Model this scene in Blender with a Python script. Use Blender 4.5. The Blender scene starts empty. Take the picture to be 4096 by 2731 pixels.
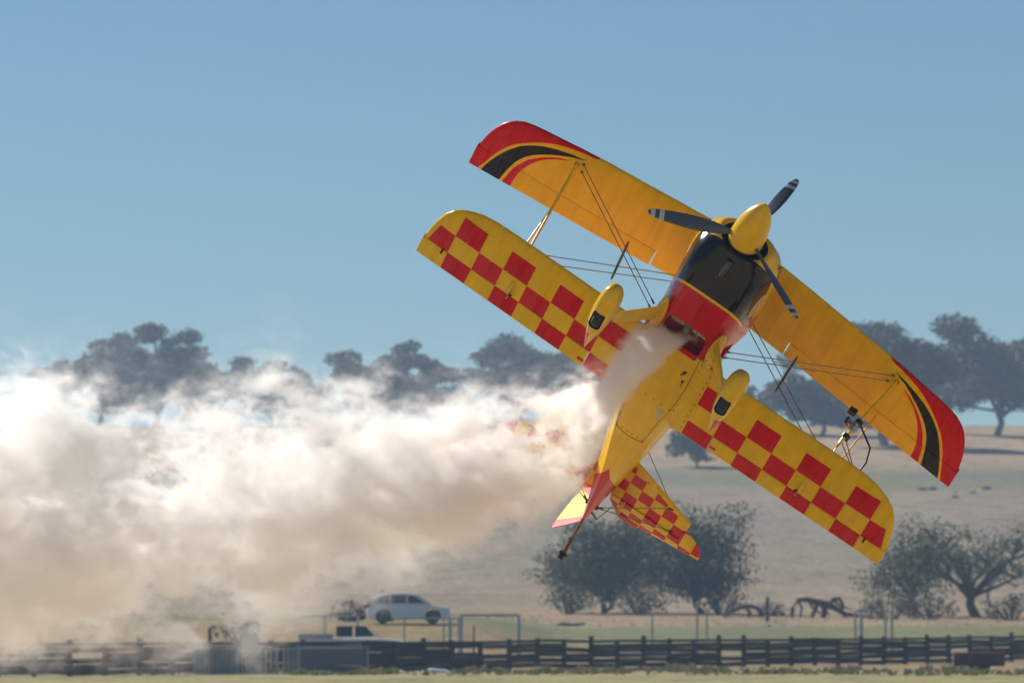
import bpy, math, random
import numpy as np
from mathutils import Vector, Matrix, noise
rnd = random.Random(7)
NR = np.random.RandomState(11)
SC = bpy.context.scene
COL = SC.collection
PI = math.pi

# ------------------------------------------------------------------ camera, world, sun
CAM_H, PITCH, FPX = 2.2, math.radians(2.66), 24000.0
cam = bpy.data.cameras.new('camera'); camo = bpy.data.objects.new('camera', cam); COL.objects.link(camo)
camo.location = (0, 0, CAM_H); camo.rotation_euler = (PI/2 + PITCH, 0, 0)
cam.sensor_width = 36; cam.lens = FPX/4096*36; cam.clip_start = 1; cam.clip_end = 8000
cam.dof.use_dof = True; cam.dof.focus_distance = 60; cam.dof.aperture_fstop = 4.8
SC.camera = camo
SUN_EL, SUN_AZ = math.radians(37), math.radians(-40)      # azimuth from +Y (into the scene) towards +X
w = bpy.data.worlds.new('World'); SC.world = w; w.use_nodes = True
nt = w.node_tree; bg = nt.nodes['Background']
sky = nt.nodes.new('ShaderNodeTexSky'); sky.sky_type = 'NISHITA'; sky.sun_disc = False
sky.sun_elevation = SUN_EL; sky.sun_rotation = SUN_AZ
sky.altitude = 300; sky.air_density = 1.0; sky.dust_density = 0.0; sky.ozone_density = 1.6
tint = nt.nodes.new('ShaderNodeMix'); tint.data_type = 'RGBA'; tint.blend_type = 'MULTIPLY'; tint.inputs[0].default_value = 1
tint.inputs[7].default_value = (.60, .845, 1.08, 1)          # the photograph's cool rendering of the whole sky
nt.links.new(sky.outputs[0], tint.inputs[6]); nt.links.new(tint.outputs[2], bg.inputs[0]); bg.inputs[1].default_value = 0.045
sun = bpy.data.lights.new('sun', 'SUN'); suno = bpy.data.objects.new('sun', sun); COL.objects.link(suno)
sun.energy = 4.9; sun.angle = math.radians(0.53); sun.color = (1, 0.95, 0.87)
sdir = Vector((math.sin(SUN_AZ)*math.cos(SUN_EL), math.cos(SUN_AZ)*math.cos(SUN_EL), math.sin(SUN_EL)))
suno.rotation_euler = sdir.to_track_quat('Z', 'Y').to_euler()
SC.view_settings.view_transform = 'Standard'; SC.view_settings.look = 'None'
SC.view_settings.exposure = 0.30; SC.view_settings.gamma = 1; SC.view_settings.use_curve_mapping = False
SC.cycles.volume_bounces = 18; SC.cycles.max_bounces = 20; SC.cycles.diffuse_bounces = 3; SC.cycles.glossy_bounces = 3
SC.cycles.transparent_max_bounces = 12
SC.cycles.use_denoising = True
SC.cycles.use_adaptive_sampling = True; SC.cycles.adaptive_threshold = 0.02
SC.cycles.volume_step_rate = 4.0; SC.cycles.volume_max_steps = 256

# ------------------------------------------------------------------ helpers
def tag(o, label=None, cat=None, group=None, kind=None):
    if label: o['label'] = label
    if cat: o['category'] = cat
    if group: o['group'] = group
    if kind: o['kind'] = kind
    return o
def empty(name, loc=(0,0,0), rz=0):
    o = bpy.data.objects.new(name, None); COL.objects.link(o); o.location = loc; o.rotation_euler = (0,0,rz); o.empty_display_size = .3
    return o
def link(name, me, parent=None):
    o = bpy.data.objects.new(name, me); COL.objects.link(o)
    if parent is not None: o.parent = parent
    return o
def copy_tree(o, parent=None):
    c = o.copy(); COL.objects.link(c)
    if parent is not None: c.parent = parent
    for ch in list(o.children): copy_tree(ch, c)
    return c

class E:
    """tiny maths-node compiler"""
    def __init__(s, nt, sock): s.nt, s.s = nt, sock
    def op(s, o, *a):
        n = s.nt.nodes.new('ShaderNodeMath'); n.operation = o
        for i, v in enumerate((s,)+a):
            if isinstance(v, E): s.nt.links.new(v.s, n.inputs[i])
            else: n.inputs[i].default_value = v
        return E(s.nt, n.outputs[0])
    def __add__(s, b): return s.op('ADD', b)
    __radd__ = __add__
    def __sub__(s, b): return s.op('SUBTRACT', b)
    def __mul__(s, b): return s.op('MULTIPLY', b)
    __rmul__ = __mul__
    def __truediv__(s, b): return s.op('DIVIDE', b)
    def gt(s, b): return s.op('GREATER_THAN', b)
    def lt(s, b): return s.op('LESS_THAN', b)
    def fl(s): return s.op('FLOOR')
    def ab(s): return s.op('ABSOLUTE')
    def mod(s, b): return s.op('FLOORED_MODULO', b)
    def mn(s, b): return s.op('MINIMUM', b)
    def mx(s, b): return s.op('MAXIMUM', b)
    def inv(s): return s.op('MULTIPLY_ADD', -1.0, 1.0)

def mat(name, col, rough=.5, metal=0, coat=0, spec=.5, bump=0, bscale=40, var=0, vscale=6, trans=0):
    m = bpy.data.materials.new(name); m.use_nodes = True
    nt = m.node_tree; p = nt.nodes['Principled BSDF']
    p.inputs['Roughness'].default_value = rough; p.inputs['Metallic'].default_value = metal
    p.inputs['Coat Weight'].default_value = coat; p.inputs['Coat Roughness'].default_value = .06
    p.inputs['Specular IOR Level'].default_value = spec
    p.inputs['Base Color'].default_value = (*col, 1)
    if var:
        tc = nt.nodes.new('ShaderNodeTexCoord'); nz = nt.nodes.new('ShaderNodeTexNoise'); nz.inputs['Scale'].default_value = vscale; nz.inputs['Detail'].default_value = 5
        nt.links.new(tc.outputs['Object'], nz.inputs['Vector'])
        r = nt.nodes.new('ShaderNodeMapRange'); r.inputs[1].default_value = .3; r.inputs[2].default_value = .7; r.inputs[3].default_value = 1-var; r.inputs[4].default_value = 1+var
        nt.links.new(nz.outputs[0], r.inputs[0])
        mx = nt.nodes.new('ShaderNodeVectorMath'); mx.operation = 'SCALE'; mx.inputs[0].default_value = col
        nt.links.new(r.outputs[0], mx.inputs['Scale']); nt.links.new(mx.outputs[0], p.inputs['Base Color'])
    if bump:
        tc = nt.nodes.new('ShaderNodeTexCoord'); nz = nt.nodes.new('ShaderNodeTexNoise'); nz.inputs['Scale'].default_value = bscale
        nt.links.new(tc.outputs['Object'], nz.inputs['Vector'])
        b = nt.nodes.new('ShaderNodeBump'); b.inputs['Strength'].default_value = bump; b.inputs['Distance'].default_value = .01
        nt.links.new(nz.outputs[0], b.inputs['Height']); nt.links.new(b.outputs[0], p.inputs['Normal'])
    return m

YEL = (.84, .50, .001); RED = (.60, .0012, .006); BLK = (.008, .008, .010)
def paint(name, build, coat=.8, rough=.32, ribs=False):
    rough = .16 if coat >= 1 else (.22 if not ribs else .28)
    """build(nt, x, y, z) -> colour as list of (mask, rgb) applied in turn over yellow"""
    m = bpy.data.materials.new(name); m.use_nodes = True; nt = m.node_tree; p = nt.nodes['Principled BSDF']
    tc = nt.nodes.new('ShaderNodeTexCoord'); sp = nt.nodes.new('ShaderNodeSeparateXYZ'); nt.links.new(tc.outputs['Object'], sp.inputs[0])
    x, y, z = (E(nt, sp.outputs[i]) for i in range(3))
    cur = None
    for mask, rgb in build(nt, x, y, z):
        mx = nt.nodes.new('ShaderNodeMix'); mx.data_type = 'RGBA'
        nt.links.new(mask.s, mx.inputs[0])
        if cur is None: mx.inputs[6].default_value = (*YEL, 1)
        else: nt.links.new(cur, mx.inputs[6])
        mx.inputs[7].default_value = (*rgb, 1); cur = mx.outputs[2]
    # light wear
    nz = nt.nodes.new('ShaderNodeTexNoise'); nz.inputs['Scale'].default_value = 5; nz.inputs['Detail'].default_value = 6
    nt.links.new(tc.outputs['Object'], nz.inputs['Vector'])
    r = nt.nodes.new('ShaderNodeMapRange'); r.inputs[1].default_value = .3; r.inputs[2].default_value = .7; r.inputs[3].default_value = .93; r.inputs[4].default_value = 1.04
    nt.links.new(nz.outputs[0], r.inputs[0])
    sc = nt.nodes.new('ShaderNodeVectorMath'); sc.operation = 'SCALE'
    if cur is None: sc.inputs[0].default_value = YEL
    else: nt.links.new(cur, sc.inputs[0])
    mp = nt.nodes.new('ShaderNodeMapping'); mp.inputs['Scale'].default_value = (1.1, 13, 13); nt.links.new(tc.outputs['Object'], mp.inputs[0])
    n2 = nt.nodes.new('ShaderNodeTexNoise'); n2.inputs['Scale'].default_value = 1; n2.inputs['Detail'].default_value = 5; nt.links.new(mp.outputs[0], n2.inputs['Vector'])
    k_ = E(nt, r.outputs[0])*((E(nt, n2.outputs[0]) - .5)*.34 + 1.0)
    nt.links.new(k_.s, sc.inputs['Scale']); nt.links.new(sc.outputs[0], p.inputs['Base Color'])
    rr_ = (E(nt, n2.outputs[0]) - .5)*.3 + rough; nt.links.new(rr_.s, p.inputs['Roughness'])
    p.inputs['Roughness'].default_value = rough; p.inputs['Specular IOR Level'].default_value = .42 if not ribs else .12
    h = None
    if ribs:      # fabric dips between the ribs, tape over each rib
        a = (y.ab() - .0125).mod(.2975) / .2975 - .5
        dip = (a*a)*(-4.0)*-1.0
        tape = (a.ab()).gt(.44)
        h = (dip*.010 + tape*.0030).s
        b = nt.nodes.new('ShaderNodeBump'); b.inputs['Strength'].default_value = .8; b.inputs['Distance'].default_value = 1
        nt.links.new(h, b.inputs['Height']); nt.links.new(b.outputs[0], p.inputs['Normal'])
        nt.links.new(b.outputs[0], p.inputs['Coat Normal'])
    return m

class MB:
    def __init__(s): s.v, s.f, s.m = [], [], []
    def add(s, vs, fs, mi=0):
        o = len(s.v); s.v += [tuple(v) for v in vs]; s.f += [tuple(i+o for i in f) for f in fs]; s.m += [mi]*len(fs); return s
    def box(s, c, d, rot=None, mi=0):
        vs = [Vector((sx*d[0]/2, sy*d[1]/2, sz*d[2]/2)) for sx in (-1,1) for sy in (-1,1) for sz in (-1,1)]
        if rot is not None: vs = [rot @ v for v in vs]
        c = Vector(c)
        return s.add([v+c for v in vs], [(0,1,3,2),(4,6,7,5),(0,4,5,1),(2,3,7,6),(0,2,6,4),(1,5,7,3)], mi)
    def loft(s, rings, closed=True, cap=(True, True), mi=0):
        n = len(rings[0]); vs = [p for r in rings for p in r]; fs = []
        for i in range(len(rings)-1):
            for j in range(n if closed else n-1):
                k = (j+1) % n
                fs.append((i*n+j, i*n+k, (i+1)*n+k, (i+1)*n+j))
        if cap[0]: fs.append(tuple(range(n))[::-1])
        if cap[1]: fs.append(tuple((len(rings)-1)*n+j for j in range(n)))
        return s.add(vs, fs, mi)
    def tube(s, pts, r, n=8, flat=1.0, up=None, mi=0, cap=(True, True)):
        pts = [Vector(p) for p in pts]; rr = r if hasattr(r, '__len__') else [r]*len(pts); rings = []
        for i, p in enumerate(pts):
            d = (pts[min(i+1, len(pts)-1)] - pts[max(i-1, 0)]).normalized()
            u = Vector(up) if up is not None else (Vector((0,0,1)) if abs(d.z) < .9 else Vector((1,0,0)))
            a = d.cross(u).normalized(); b = a.cross(d).normalized()
            rings.append([p + (a*math.cos(2*PI*k/n)*flat + b*math.sin(2*PI*k/n))*rr[i] for k in range(n)])
        return s.loft(rings, True, cap, mi)
    def mesh(s, name, mats, smooth=30, double=True):
        me = bpy.data.meshes.new(name); me.from_pydata(s.v, [], s.f)
        for m in (mats if isinstance(mats, (list, tuple)) else [mats]): me.materials.append(m)
        me.polygons.foreach_set('material_index', s.m)
        me.update()
        import bmesh
        bm = bmesh.new(); bm.from_mesh(me)
        if double: bmesh.ops.remove_doubles(bm, verts=bm.verts, dist=1e-5)
        bmesh.ops.recalc_face_normals(bm, faces=bm.faces)
        bm.to_mesh(me); bm.free()
        if smooth:
            me.polygons.foreach_set('use_smooth', [True]*len(me.polygons)); me.set_sharp_from_angle(angle=math.radians(smooth))
        return me
    def build(s, name, mats, parent=None, smooth=30):
        return link(name, s.mesh(name, mats, smooth), parent)

def boolean(o, cutter, op='DIFFERENCE'):
    cutter.parent = o.parent
    md = o.modifiers.new('b', 'BOOLEAN'); md.object = cutter; md.operation = op; md.solver = 'EXACT'; md.material_mode = 'TRANSFER'
    dg = bpy.context.evaluated_depsgraph_get(); dg.update()
    me = bpy.data.meshes.new_from_object(o.evaluated_get(dg), depsgraph=dg)
    o.modifiers.clear(); o.data = me
    me.polygons.foreach_set('use_smooth', [True]*len(me.polygons)); me.set_sharp_from_angle(angle=math.radians(30))
    bpy.data.objects.remove(cutter)
    return o
def interp(x, tab):
    return float(np.interp(x, [t[0] for t in tab], [t[1] for t in tab]))

# ------------------------------------------------------------------ terrain
PROFL = [(262,0),(275,.2),(300,1.2),(318,2.05),(360,2.3),(418,2.6),(450,2.85)]
PROF = [(-200,0),(0,0),(300,.05),(312,.14),(345,.72),(380,1.5),(418,2.3),(430,2.5),(450,2.85),(480,3.3),(520,5.0),(600,9.2),(700,16.2),(780,21.2),(850,25.6),(930,31.0),(1000,34.6),(1040,35.5),(1120,34.5),(1400,28),(3000,0),(6000,0)]
def ground_z(x, y):
    z = interp(y, PROF)
    if 255 < y < 450:                       # the left side of the paddock stands a little higher
        k = max(0, min(1, (4.0 - x)/7)); k = k*k*(3-2*k); z = z*(1-k) + k*max(0, interp(y, PROFL))
    if y > 450: z += .9*math.sin(x*.021+1.3)*min(1,(y-450)/300) + .35*math.sin(x*.06+y*.02)*min(1,(y-450)/300)
    z += .05*noise.noise(Vector((x*.35, y*.12, 0))) * min(1, max(0, (y-200)/60))
    return z
def build_ground():
    ys = sorted(set([-200, -60, 0, 100, 180] + list(np.arange(220, 500, 3.0)) + list(np.arange(500, 1110, 8.0)) + list(np.linspace(1110, 3000, 20)) + [4500, 6000]))
    xs = sorted(set(list(np.arange(-90, 91, 2.5)) + [-1500, -900, -500, -300, -200, -150, -120, -105, 105, 120, 150, 200, 300, 500, 900, 1500]))
    v = [(x, y, ground_z(x, y)) for y in ys for x in xs]; nx = len(xs)
    f = [(i*nx+j, i*nx+j+1, (i+1)*nx+j+1, (i+1)*nx+j) for i in range(len(ys)-1) for j in range(nx-1)]
    me = bpy.data.meshes.new('ground'); me.from_pydata(v, [], f); me.polygons.foreach_set('use_smooth', [True]*len(f))
    m = bpy.data.materials.new('paddock'); m.use_nodes = True; nt = m.node_tree; p = nt.nodes['Principled BSDF']
    p.inputs['Roughness'].default_value = .95; p.inputs['Specular IOR Level'].default_value = .1
    tc = nt.nodes.new('ShaderNodeTexCoord'); sp = nt.nodes.new('ShaderNodeSeparateXYZ'); nt.links.new(tc.outputs['Object'], sp.inputs[0])
    def nz(scale, detail=4, sx=1, sy=1, rough=.55):
        mp = nt.nodes.new('ShaderNodeMapping'); mp.inputs['Scale'].default_value = (sx, sy, 0)
        nt.links.new(tc.outputs['Object'], mp.inputs[0])
        n = nt.nodes.new('ShaderNodeTexNoise'); n.inputs['Scale'].default_value = scale; n.inputs['Detail'].default_value = detail; n.inputs['Roughness'].default_value = rough
        nt.links.new(mp.outputs[0], n.inputs['Vector']); return E(nt, n.outputs[0])
    X, Y = E(nt, sp.outputs[0]), E(nt, sp.outputs[1])
    # green amount as a function of distance into the scene, broken up by noise
    wob = (nz(.05, 4, 1, .5) - .5)*26
    r = nt.nodes.new('ShaderNodeValToRGB'); r.color_ramp.interpolation = 'LINEAR'
    t = ((Y + wob) - 150)/880
    nt.links.new(t.s, r.inputs[0])
    def T(y): return (y-150)/880
    stops = [(150,(.54,.47,.34)),(185,(.48,.41,.28)),(203,(.30,.30,.13)),(248,(.29,.27,.13)),(256,(.27,.215,.125)),(300,(.26,.20,.105)),(330,(.22,.19,.095)),(352,(.17,.18,.08)),(388,(.15,.175,.08)),(402,(.30,.24,.16)),(440,(.29,.22,.14)),(470,(.27,.225,.16)),(560,(.235,.21,.155)),(640,(.235,.215,.165)),(700,(.27,.225,.165)),(735,(.17,.18,.105)),(770,(.165,.18,.11)),(800,(.33,.25,.155)),(870,(.36,.27,.165)),(1000,(.32,.25,.16))]  # nearest pale stops: unseen ground lightened to bounce light onto the aircraft's belly
    cr = r.color_ramp
    while len(cr.elements) < len(stops): cr.elements.new(.5)
    for e, (yy, c) in zip(cr.elements, stops): e.position = max(0, min(1, T(yy))); e.color = (c[0]*1.04, c[1]*.92, c[2]*.85, 1)
    mix = nt.nodes.new('ShaderNodeMix'); mix.data_type = 'RGBA'; mix.blend_type = 'MIX'
    g = (nz(.35, 6, 1, .35) - .46)*5.0
    gg = g.mx(0.0).mn(1.0)*.6
    nt.links.new(gg.s, mix.inputs[0]); nt.links.new(r.outputs[0], mix.inputs[6]); mix.inputs[7].default_value = (.13,.135,.065,1)
    mul = nt.nodes.new('ShaderNodeVectorMath'); mul.operation = 'SCALE'; nt.links.new(mix.outputs[2], mul.inputs[0])
    det = (nz(1.6, 6, 1, .22, .7) - .5)*1.5 + 1.0
    det2 = (nz(.10, 4, 1, .4) - .5)*.7 + 1.0
    br = ((nz(.06, 5, 1, .5, .65) - .48)*3.0).mx(0.0).mn(1.0)
    k = det*det2
    nt.links.new(k.s, mul.inputs['Scale']); nt.links.new(mul.outputs[0], p.inputs['Base Color'])
    b = nt.nodes.new('ShaderNodeBump'); b.inputs['Strength'].default_value = .6; b.inputs['Distance'].default_value = .25
    nt.links.new(nz(2.2, 5, 1, .6).s, b.inputs['Height']); nt.links.new(b.outputs[0], p.inputs['Normal'])
    me.materials.append(m); o = link('ground', me); tag(o, kind='structure')
    return o
build_ground()

# ------------------------------------------------------------------ trees
BARK = mat('bark', (.10,.082,.066), .9, var=.25, vscale=2)
BARKD = mat('dark_bark', (.045,.038,.033), .9, var=.25, vscale=2)
DEAD = mat('dead_wood', (.22,.20,.18), .9, var=.2, vscale=3)
def leafmat(name, a, b):
    m = bpy.data.materials.new(name); m.use_nodes = True; nt = m.node_tree; p = nt.nodes['Principled BSDF']
    g = nt.nodes.new('ShaderNodeTexNoise'); g.inputs['Scale'].default_value = .55; g.inputs['Detail'].default_value = 3
    tc = nt.nodes.new('ShaderNodeTexCoord'); nt.links.new(tc.outputs['Object'], g.inputs['Vector'])
    cr = nt.nodes.new('ShaderNodeValToRGB'); cr.color_ramp.elements[0].color = (*a, 1); cr.color_ramp.elements[1].color = (*b, 1)
    cr.color_ramp.elements[0].position = .35; cr.color_ramp.elements[1].position = .65
    nt.links.new(g.outputs[0], cr.inputs[0]); nt.links.new(cr.outputs[0], p.inputs['Base Color'])
    p.inputs['Roughness'].default_value = .65; p.inputs['Specular IOR Level'].default_value = .25
    tr = nt.nodes.new('ShaderNodeBsdfTranslucent'); nt.links.new(cr.outputs[0], tr.inputs[0])
    mx = nt.nodes.new('ShaderNodeMixShader'); mx.inputs[0].default_value = .18
    nt.links.new(p.outputs[0], mx.inputs[1]); nt.links.new(tr.outputs[0], mx.inputs[2])
    nt.links.new(mx.outputs[0], nt.nodes['Material Output'].inputs[0])
    return m
LEAF_GUM = leafmat('gum_leaf', (.050,.060,.022), (.135,.120,.042))
LEAF_GREEN = leafmat('acacia_leaf', (.040,.070,.026), (.085,.105,.036))
LEAF_DARK = leafmat('shrub_leaf', (.020,.030,.024), (.045,.052,.034))
LEAF_BROWN = leafmat('dry_leaf', (.10,.075,.055), (.19,.135,.09))

def leaves(name, clumps, n_per, size, m, parent, flat=.75, seed=0):
    """clumps: (cx,cy,cz,rx,ry,rz). Small folded leaf sprays scattered through each clump."""
    R = np.random.RandomState(seed); P = []
    for (cx, cy, cz, rx, ry, rz) in clumps:
        n = max(8, int(n_per*(rx*ry*rz)**(2/3)))
        d = R.normal(size=(n, 3)); d /= np.linalg.norm(d, axis=1)[:, None]
        r = (.35 + .65*R.rand(n)**.6)[:, None]*(1 + .25*R.normal(size=(n,1))*.5)
        P.append(d*r*np.array([rx, ry, rz]) + np.array([cx, cy, cz]))
    P = np.concatenate(P); n = len(P)
    a = R.normal(size=(n, 3)); a[:, 2] *= flat; a /= np.linalg.norm(a, axis=1)[:, None]
    b = np.cross(a, R.normal(size=(n, 3))); b /= np.linalg.norm(b, axis=1)[:, None]
    s = size*(.6 + .8*R.rand(n))[:, None]
    V = np.stack([P - a*s, P + b*s*.45, P + a*s, P - b*s*.45], 1).reshape(-1, 3)
    me = bpy.data.meshes.new(name); me.vertices.add(4*n); me.vertices.foreach_set('co', V.ravel().astype(np.float32))
    me.loops.add(4*n); me.loops.foreach_set('vertex_index', np.arange(4*n, dtype=np.int32))
    me.polygons.add(n); me.polygons.foreach_set('loop_start', np.arange(0, 4*n, 4, dtype=np.int32)); me.update(calc_edges=True)
    me.materials.append(m); return link(name, me, parent)

def tree(label, x, y, h, spread, m, bark, seed, crown_lo=.35, nl=7, dens=60, leaf=.3, cat='tree', name='gum_tree', group=None, lean=0, multi=1, trunk_r=None, clump=.17, bare=0.0, shape=1.0, dead=False):
    R = random.Random(seed); zb = ground_z(x, y); root = empty(name, (x, y, zb)); tag(root, label, cat, group)
    wood = MB(); clumps = []; tr = trunk_r or h*.028
    for k in range(multi):
        az0 = R.uniform(0, 2*PI); off = 0 if multi == 1 else .25
        base = Vector((math.cos(az0)*off*k*.6, math.sin(az0)*off*k*.6, -.25))
        dirx = lean + (R.uniform(-.7, .7) if multi > 1 else 0)
        fork = Vector((dirx*h*crown_lo*.8, R.uniform(-.1,.1)*h*.3, h*crown_lo*R.uniform(.75,1.0)))
        mid = base.lerp(fork, .5) + Vector((R.uniform(-.04,.04)*h, R.uniform(-.04,.04)*h, 0))
        wood.tube([base - Vector((0,0,.1)), base + Vector((0,0,.3)), mid, fork], [tr*1.5, tr*1.15, tr*.95, tr*.8], 9)
        for i in range(nl):
            az = 2*PI*i/nl + R.uniform(-.4,.4); rad = spread*R.uniform(.45, 1.0); el = R.random()
            top = crown_lo + (1-crown_lo)*(.18 + .75*(1 - (rad/spread)**2*.6*shape)*R.uniform(.45,1.05))
            end = Vector((fork.x*.5 + math.cos(az)*rad, math.sin(az)*rad, h*min(.93, top if i % 2 else crown_lo*.85 + (top-crown_lo*.85)*R.uniform(.2,.8))))
            st = mid.lerp(fork, R.uniform(.3,1))
            m1 = st.lerp(end, .45) + Vector((R.uniform(-.08,.08)*spread, R.uniform(-.08,.08)*spread, h*R.uniform(-.02,.06)))
            wood.tube([st, m1, end], [tr*.55, tr*.36, tr*.12], 6)
            nb = R.randint(5, 7)
            for j in range(nb):
                q = m1.lerp(end, R.uniform(.2,1.05))
                e2 = q + Vector((R.uniform(-1,1), R.uniform(-1,1), R.uniform(-.55,.75)))*spread*.34
                e2.z = min(e2.z, h*.97); e2.z = max(e2.z, h*crown_lo*.6)
                wood.tube([q, q.lerp(e2,.5)+Vector((0,0,R.uniform(-.02,.05)*h)), e2], [tr*.2, tr*.13, tr*.05], 5)
                if R.random() > bare:
                    c = h*clump*R.uniform(.55, 1.15); clumps.append((e2.x, e2.y, e2.z, c*1.25, c*1.25, c*.62))
            if R.random() > bare:
                c = h*clump*R.uniform(.7,1.1); clumps.append((end.x, end.y, min(end.z,h-c*.5), c*1.2, c*1.2, c*.7))
    wood.build('trunk', bark, root)
    if clumps and not dead: leaves('crown', clumps, dens, leaf, m, root, seed=seed)
    return root
def px(u, D): return (u-2048)/FPX*D
def gum(label, u, D, ytop, spread_px, seed, ybase=None, **k):
    x = px(u, D); zb = ground_z(x, D)
    ztop = CAM_H + (2480-ytop)/FPX*D
    return tree(label, x, D, (ztop - zb)*1.09, spread_px/FPX*D, k.pop('m', LEAF_GUM), k.pop('bark', BARK), seed, **k)
RG = 'gum trees along the ridge'
gum('outermost left gum tree with a flat ragged top, just above the smoke', 400, 1005, 1340, 247, 3, group=RG, crown_lo=.22, nl=8, dens=72, leaf=.40, clump=.125, bare=.1)
gum('tallest gum tree of the left clump, with knobbly crown lobes', 620, 1000, 1300, 273, 41, group=RG, crown_lo=.22, nl=9, dens=84, leaf=.40, clump=.12, bare=.06)
gum('ragged gum tree with gaps in its crown, right of the tallest left one', 860, 990, 1415, 237, 4, group=RG, crown_lo=.22, nl=8, dens=78, leaf=.40, clump=.12, bare=.1)
gum('low gum tree sloping down towards the bare tree', 1080, 985, 1435, 204, 5, group=RG, crown_lo=.2, nl=8, dens=78, leaf=.40, clump=.13, bare=.1)
gum('lowest straggly gum tree beside the bare tree, nearly lost in smoke', 1200, 980, 1510, 132, 42, group=RG, crown_lo=.2, nl=6, dens=70, leaf=.40, clump=.15, bare=.1)
gum('gum tree with a knotted peak right of the bare tree', 1520, 965, 1375, 190, 7, group=RG, crown_lo=.2, nl=9, dens=64, leaf=.40, clump=.13)
gum('broad dark gum tree left of the gap in the ridge trees', 1720, 960, 1410, 190, 43, group=RG, crown_lo=.2, nl=9, dens=64, leaf=.40, clump=.14)
gum('dark gum tree right of the gap, beside the lower left wing', 2080, 950, 1350, 180, 8, group=RG, crown_lo=.2, nl=9, dens=64, leaf=.40, clump=.15)
gum('dark gum tree partly behind the inner lower left wing', 2290, 955, 1355, 170, 44, group=RG, crown_lo=.2, nl=9, dens=64, leaf=.40, clump=.15)
gum('bare leafless tree on the ridge with thin forking branches', 1320, 980, 1470, 110, 6, group=RG, crown_lo=.3, nl=6, dead=True, bark=DEAD, name='dead_tree', trunk_r=.16)
gum('small distant gum tree showing below the left wheel fairing', 2480, 990, 1480, 129, 9, group=RG, crown_lo=0.19, nl=6, dens=51, leaf=.42, clump=0.189)
gum('small dark gum tree showing between the right wheel fairing and the wing', 2960, 985, 1520, 153, 10, group=RG, crown_lo=0.19, nl=6, dens=51, leaf=.42, clump=0.162)
gum('tall broad gum tree behind the outer upper right wing', 3540, 860, 1240, 283, 12, group=RG, crown_lo=0.18, nl=11, dens=78, leaf=.38, clump=0.155, shape=.8)
gum('shorter round gum tree seen between the two right wings', 3290, 900, 1440, 224, 13, group=RG, crown_lo=0.19, nl=9, dens=78, leaf=.38, clump=0.176)
gum('airy gum tree at the right edge with sky showing between its limbs', 3990, 930, 1290, 247, 14, group=RG, crown_lo=0.23, nl=9, dens=57, leaf=.4, clump=0.162)
gum('small gum tree standing on the hillside below the right wing root', 2790, 790, 1700, 153, 15, group=RG, crown_lo=0.24, nl=7, dens=61, leaf=.34, clump=0.176)
MG = 'trees at the foot of the hill'
gum('bushy green tree with fanning stems below the tailplane', 2420, 445, 2040, 225, 21, group=MG, m=LEAF_GREEN, bark=BARKD, crown_lo=0.17, nl=8, multi=4, dens=46, leaf=.14, clump=0.168, trunk_r=.13)
gum('dark bushy tree right of the tailplane with a thick trunk', 2810, 440, 2010, 187, 22, group=MG, m=LEAF_DARK, bark=BARKD, crown_lo=0.19, nl=9, multi=2, dens=46, leaf=.14, clump=0.180, trunk_r=.2)
gum('gnarled tree with a thick dark trunk at the right edge', 3900, 425, 2050, 297, 23, group=MG, m=LEAF_GREEN, bark=BARKD, crown_lo=0.27, nl=10, dens=46, leaf=.14, clump=0.156, trunk_r=.34, lean=-.12)
gum('green tree left of the gnarled one, under the lower wing tip', 3650, 432, 2090, 154, 24, group=MG, m=LEAF_GREEN, bark=BARKD, crown_lo=0.21, nl=8, dens=46, leaf=.14, clump=0.192, trunk_r=.16)
gum('thin grey tree with bare twigs behind the right edge trees', 3960, 470, 2010, 165, 25, group=MG, m=LEAF_BROWN, bark=DEAD, crown_lo=0.22, nl=9, dens=20, leaf=.13, clump=0.120, bare=.5, trunk_r=.14, name='dead_tree')

def bush(label, u, D, ytop, w_px, m, seed, group=None, dens=110, leaf=.13, twig=BARKD, name='bush'):
    x = px(u, D); zb = ground_z(x, D); h = CAM_H + (2480-ytop)/FPX*D - zb; W = w_px/FPX*D; R = random.Random(seed)
    root = empty(name, (x, D, zb)); tag(root, label, 'bush', group)
    wd = MB(); cl = []
    for i in range(16):
        ex = R.uniform(-.5,.5)*W; ez = h*R.uniform(.45,.9)*(1-abs(ex/W)*.9); ey = R.uniform(-.4,.4)*W*.6
        wd.tube([(ex*.2,ey*.2,-.1),(ex*.55,ey*.5,ez*.6),(ex,ey,ez)],[.05,.035,.012],5); c = h*R.uniform(.2,.32); cl.append((ex,ey,ez*.9,c*1.3,c*1.2,c*.8))
        if i % 2: cl.append((ex*.8,ey,ez*.4,c*1.2,c,c*.7))
    wd.build('stems', twig, root); leaves('foliage', cl, dens, leaf, m, root, seed=seed)
BG = 'low scrub at the foot of the hill'
bush('low green bush spreading under the left side of the fanning tree', 2270, 438, 2290, 170, LEAF_GREEN, 61, BG, dens=60)
bush('low green bush under the right side of the fanning tree', 2560, 436, 2310, 150, LEAF_GREEN, 62, BG, dens=60)
bush('dark bush hiding the foot of the dark bushy tree', 2880, 437, 2300, 150, LEAF_DARK, 63, BG, dens=60)
bush('brown dry thicket left of the gnarled tree at the right edge', 3560, 418, 2325, 200, LEAF_BROWN, 31, BG, dens=60)
bush('dark scrub under the gnarled tree, right of the dry thicket', 3720, 420, 2335, 190, LEAF_DARK, 32, BG, dens=70)
bush('tangled brown scrub against the right edge of the picture', 4040, 415, 2350, 190, LEAF_GREEN, 33, BG, dens=60)
bush('low grey scrub between the dark tree and the fallen log', 3080, 432, 2385, 140, LEAF_BROWN, 34, BG, dens=50)
bush('dark shrub seen through the smoke left of the white hatchback', 1395, 330, 2385, 130, LEAF_DARK, 35, BG)
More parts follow.
